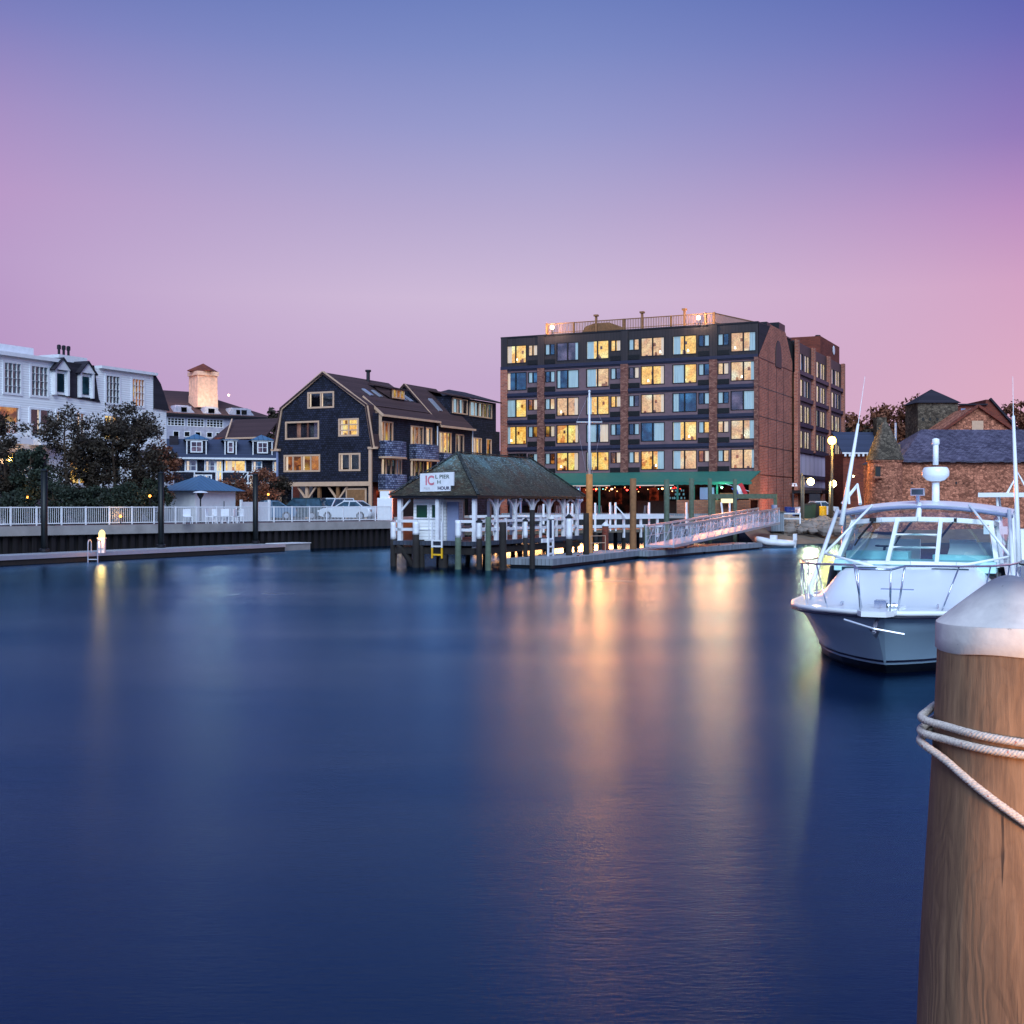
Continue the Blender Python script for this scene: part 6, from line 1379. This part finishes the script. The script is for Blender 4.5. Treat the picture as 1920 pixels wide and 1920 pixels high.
mb.tube([(-.7,.4,3.3),(-.35,.4,4.0),(0,.4,3.3)],.04,6); mb.build('t_top_frame','gelcoat',b2_)
MB(M2).box(-.45,.45,-.3,.5,1.0,2.2).build('console','gelcoat',b2_); mb=MB(M2); mb.ball((-.9,-1.1,2.35),.16); mb.box(-1.3,-.6,-1.2,-.9,2.05,2.3); mb.build('fender_and_gear','gelcoat',b2_)

# ------------------------------------------------------------------ foreground pile with rope
px_,py_=(1893-960)/FP*3.2,3.2
fpile=thing('mooring_pile','large tan timber mooring pile with white plastic cap in the right foreground','pile',(px_,py_,0))
s=NT('pile_wood'); v=s.coord('Object',(7,7,.4)); n=s.noise(v,8.0,8,.7); n2_=s.noise(s.coord('Object',(1.2,1.2,.7)),2.2,5,.6)
wv=s.add('ShaderNodeTexWave',wave_type='RINGS',rings_direction='Z'); wv.inputs['Scale'].default_value=1.6; wv.inputs['Distortion'].default_value=9; wv.inputs['Detail'].default_value=3; wv.inputs['Detail Scale'].default_value=.7; s.L(s.coord('Object',(3.2,3.2,.8)),wv.inputs['Vector'])
c1=s.ramp(n,[(.25,rgb(98,72,54)),(.5,rgb(136,104,78)),(.8,rgb(160,126,98))])
c1=s.mix(s.math('MULTIPLY',wv.outputs['Fac'],.22),c1,rgb(96,68,52))
c1=s.mix(1,c1,s.ramp(n2_,[(.3,(.72,)*3),(.7,(1.05,)*3)]),'MULTIPLY')
cg=s.noise(s.coord('Object',(3.4,3.4,1.1)),1.5,3,.45); cl=s.math('FRACT',s.math('MULTIPLY',cg,17)); c1=s.mix(s.ramp(cl,[(.0,(.15,)*3),(.16,(0,0,0)),(.85,(0,0,0)),(1,(.15,)*3)]),c1,rgb(84,58,42)); n=s.math('ADD',n,s.math('MULTIPLY',s.math('ABSOLUTE',s.math('SUBTRACT',cl,.5)),-.8))
ck=s.noise(s.coord('Object',(16,16,.35)),2.2,3,.5); c1=s.mix(s.ramp(ck,[(.305,(.9,)*3),(.335,(0,0,0))]),c1,rgb(44,30,24))
sp3=s.noise(s.coord('Object',(1,1,1)),26,2,.5); c1=s.mix(s.ramp(sp3,[(.74,(0,0,0)),(.78,(.7,)*3)]),c1,rgb(50,34,26))
s.bsdf(c1,.75,0,n,.6,.004); MATS['pile_wood']=s.m
prof=[(.258,0),(.248,.7),(.230,1.5),(.215,1.9),(.199,2.2),(.186,2.45),(.178,2.60),(.176,2.66)]
M3=Matrix.Translation((px_,py_,0)); mb=MB(M3); fine=[]
for (r0,z0),(r1,z1) in zip(prof,prof[1:]):
    for k in range(4): fine.append((r0+(r1-r0)*k/4,z0+(z1-z0)*k/4))
fine.append(prof[-1])
mb.grid([[((r+.0022*math.sin(a*3+z*4)+.0015*math.sin(a*7-z*6))*math.cos(a),(r+.0022*math.sin(a*3+z*4)+.0015*math.sin(a*7-z*6))*math.sin(a),z) for a in [2*math.pi*k/64 for k in range(64)]] for r,z in fine],True)
mb.build('shaft','pile_wood',fpile,True)
s=NT('cap_plastic'); v=s.coord('Object'); n=s.noise(v,9,6,.6); n4=s.noise(v,40,4,.6)
sz=s.add('ShaderNodeSeparateXYZ'); s.L(v,sz.inputs[0]); top=s.ramp(s.math('ADD',s.math('MULTIPLY',s.math('SUBTRACT',sz.outputs[2],2.74),12),s.math('MULTIPLY',n,.4)),[(.35,(1,1,1)),(.95,(.36,.38,.48))])
c=s.mix(1,s.ramp(n,[(.3,rgb(184,178,176)),(.7,rgb(226,220,214))]),top,'MULTIPLY'); c=s.mix(s.ramp(s.noise(s.coord('Object',(1,1,.3)),34,5,.75),[(.62,(0,0,0)),(.72,(.35,)*3)]),c,rgb(120,116,118)); c=s.mix(s.ramp(s.noise(v,70,3,.6),[(.72,(0,0,0)),(.76,(.6,)*3)]),c,rgb(90,84,84)); s.bsdf(c,.8,0,n4,.35,.003,spec=.25); MATS['cap_plastic']=s.m
cp=[(.187,2.628),(.189,2.63),(.1885,2.66),(.1882,2.690),(.187,2.697),(.1869,2.6972),(.165,2.714),(.135,2.738),(.105,2.761),(.075,2.784),(.048,2.803),(.028,2.813),(.012,2.8165),(.001,2.817)]
mb=MB(M3)
for part_ in (cp[:5],cp[5:]): mb.grid([[(r*.957*math.cos(a),r*.957*math.sin(a),z+(.0025*math.sin(a*5) if z<2.64 else 0)+.0012*math.sin(a*3+1)) for a in [2*math.pi*k/64 for k in range(64)]] for r,z in part_],True)
mb.build('cap','cap_plastic',fpile,True)
a=math.radians(-86); mb=MB(M3 @ Matrix.Rotation(a,4,'Z') @ Matrix.Translation((.181,0,2.663)) @ Matrix.Rotation(math.pi/2,4,'Y')); mb.lathe([(.0065,-.002),(.0062,.002),(.003,.004),(.0005,.0045)],(0,0,0),12); mb.build('screw','chrome',fpile,True)
s=NT('rope'); v=s.coord('Object'); n=s.noise(v,160,3); n5=s.noise(v,70,1)
c=s.ramp(n,[(.3,rgb(168,156,150)),(.7,rgb(218,206,196))]); c=s.mix(s.ramp(n5,[(.72,(0,0,0)),(.74,(.7,)*3)]),c,rgb(150,50,40)); s.bsdf(c,.85,0,n,.4,.002); MATS['rope']=s.m
def radz(z):
    for (r0,z0),(r1,z1) in zip(prof,prof[1:]):
        if z0<=z<=z1: return r0+(r1-r0)*(z-z0)/(z1-z0)
    return prof[-1][0]
def rope(zf,label,a0,a1,n=420,R_=.0098,bulge=None):
    t=thing('mooring_rope',label,'rope',(px_,py_,zf(math.pi)),'mooring rope turns round the foreground pile')
    cen=[]
    for i in range(n+1):
        a=a0+(a1-a0)*i/n; z=zf(a); b=bulge(a) if bulge else 0; r=radz(z)+R_*.9+b; cen.append(Vector((r*math.cos(a)+px_,r*math.sin(a)+py_,z)))
    mb=MB()
    for k in range(4):
        pts=[]; L_=0
        for i,c_ in enumerate(cen):
            if i: L_+=(c_-cen[i-1]).length
            d=(cen[min(i+1,n)]-cen[max(i-1,0)]).normalized(); x=d.cross(Vector((0,0,1))).normalized(); y=x.cross(d); ph_=L_/.034*2*math.pi+k*math.pi/2
            pts.append(c_+(x*math.cos(ph_)+y*math.sin(ph_))*R_*.5)
        mb.tube(pts,R_*.58,6)
    mb.build('strands','rope',t,True)
PI=math.pi
lf_b=lambda a: .028*math.exp(-((a-PI)/.28)**2)
rope(lambda a: 2.447-.022*math.sin((a-PI)) if False else 2.452-.030*(a-PI)/(PI/2) if a>PI else 2.452+.02*(PI-a),'upper turn of braided rope around the tan mooring pile',PI*.55,PI*1.98,bulge=lf_b)
rope(lambda a: 2.418-.024*(a-PI)/(PI/2) if a>PI else 2.418+.02*(PI-a),'middle turn of braided rope around the tan mooring pile',PI*.55,PI*1.98,bulge=lf_b)
rope(lambda a: 2.392-.185*max(0,(a-PI)/(PI/2))**1.25 if a>PI else 2.392+.03*(PI-a),'lowest rope turn, dropping steeply to the right across the tan pile',PI*.6,PI*1.9,bulge=lf_b)
# dock and lamp beside the viewer, outside the frame, that light the pile
FQ=thing('finger_dock','timber finger dock beside the tan mooring pile','dock',(3,1,1.2))
MB().box(1.9,5.2,-3,4.3,1.05,1.2).build('decking','dock_planks',FQ); 
for x,y in ((2.1,-2.6),(5,-2.6),(2.1,4.1),(5,4.1)): MB().tube([(x,y,-.5),(x,y,1.05)],.14,10).build('pile','wood_dark',FQ)
lp_=thing('dock_lamp','warm low lamp pedestal on the timber finger dock','lamp',(2.1,2.1,1.2)); mb=MB(); mb.box(2.02,2.18,2.02,2.18,1.2,2.05); mb.build('body','white_paint',lp_); MB().lathe([(.09,2.05),(.1,2.3),(.02,2.36)],(2.1,2.1,0),12).build('lantern','pedestal_glow',lp_,True)
lamp(lp_,(1.85,2.0,2.3),(1,.44,.11),85,.1)
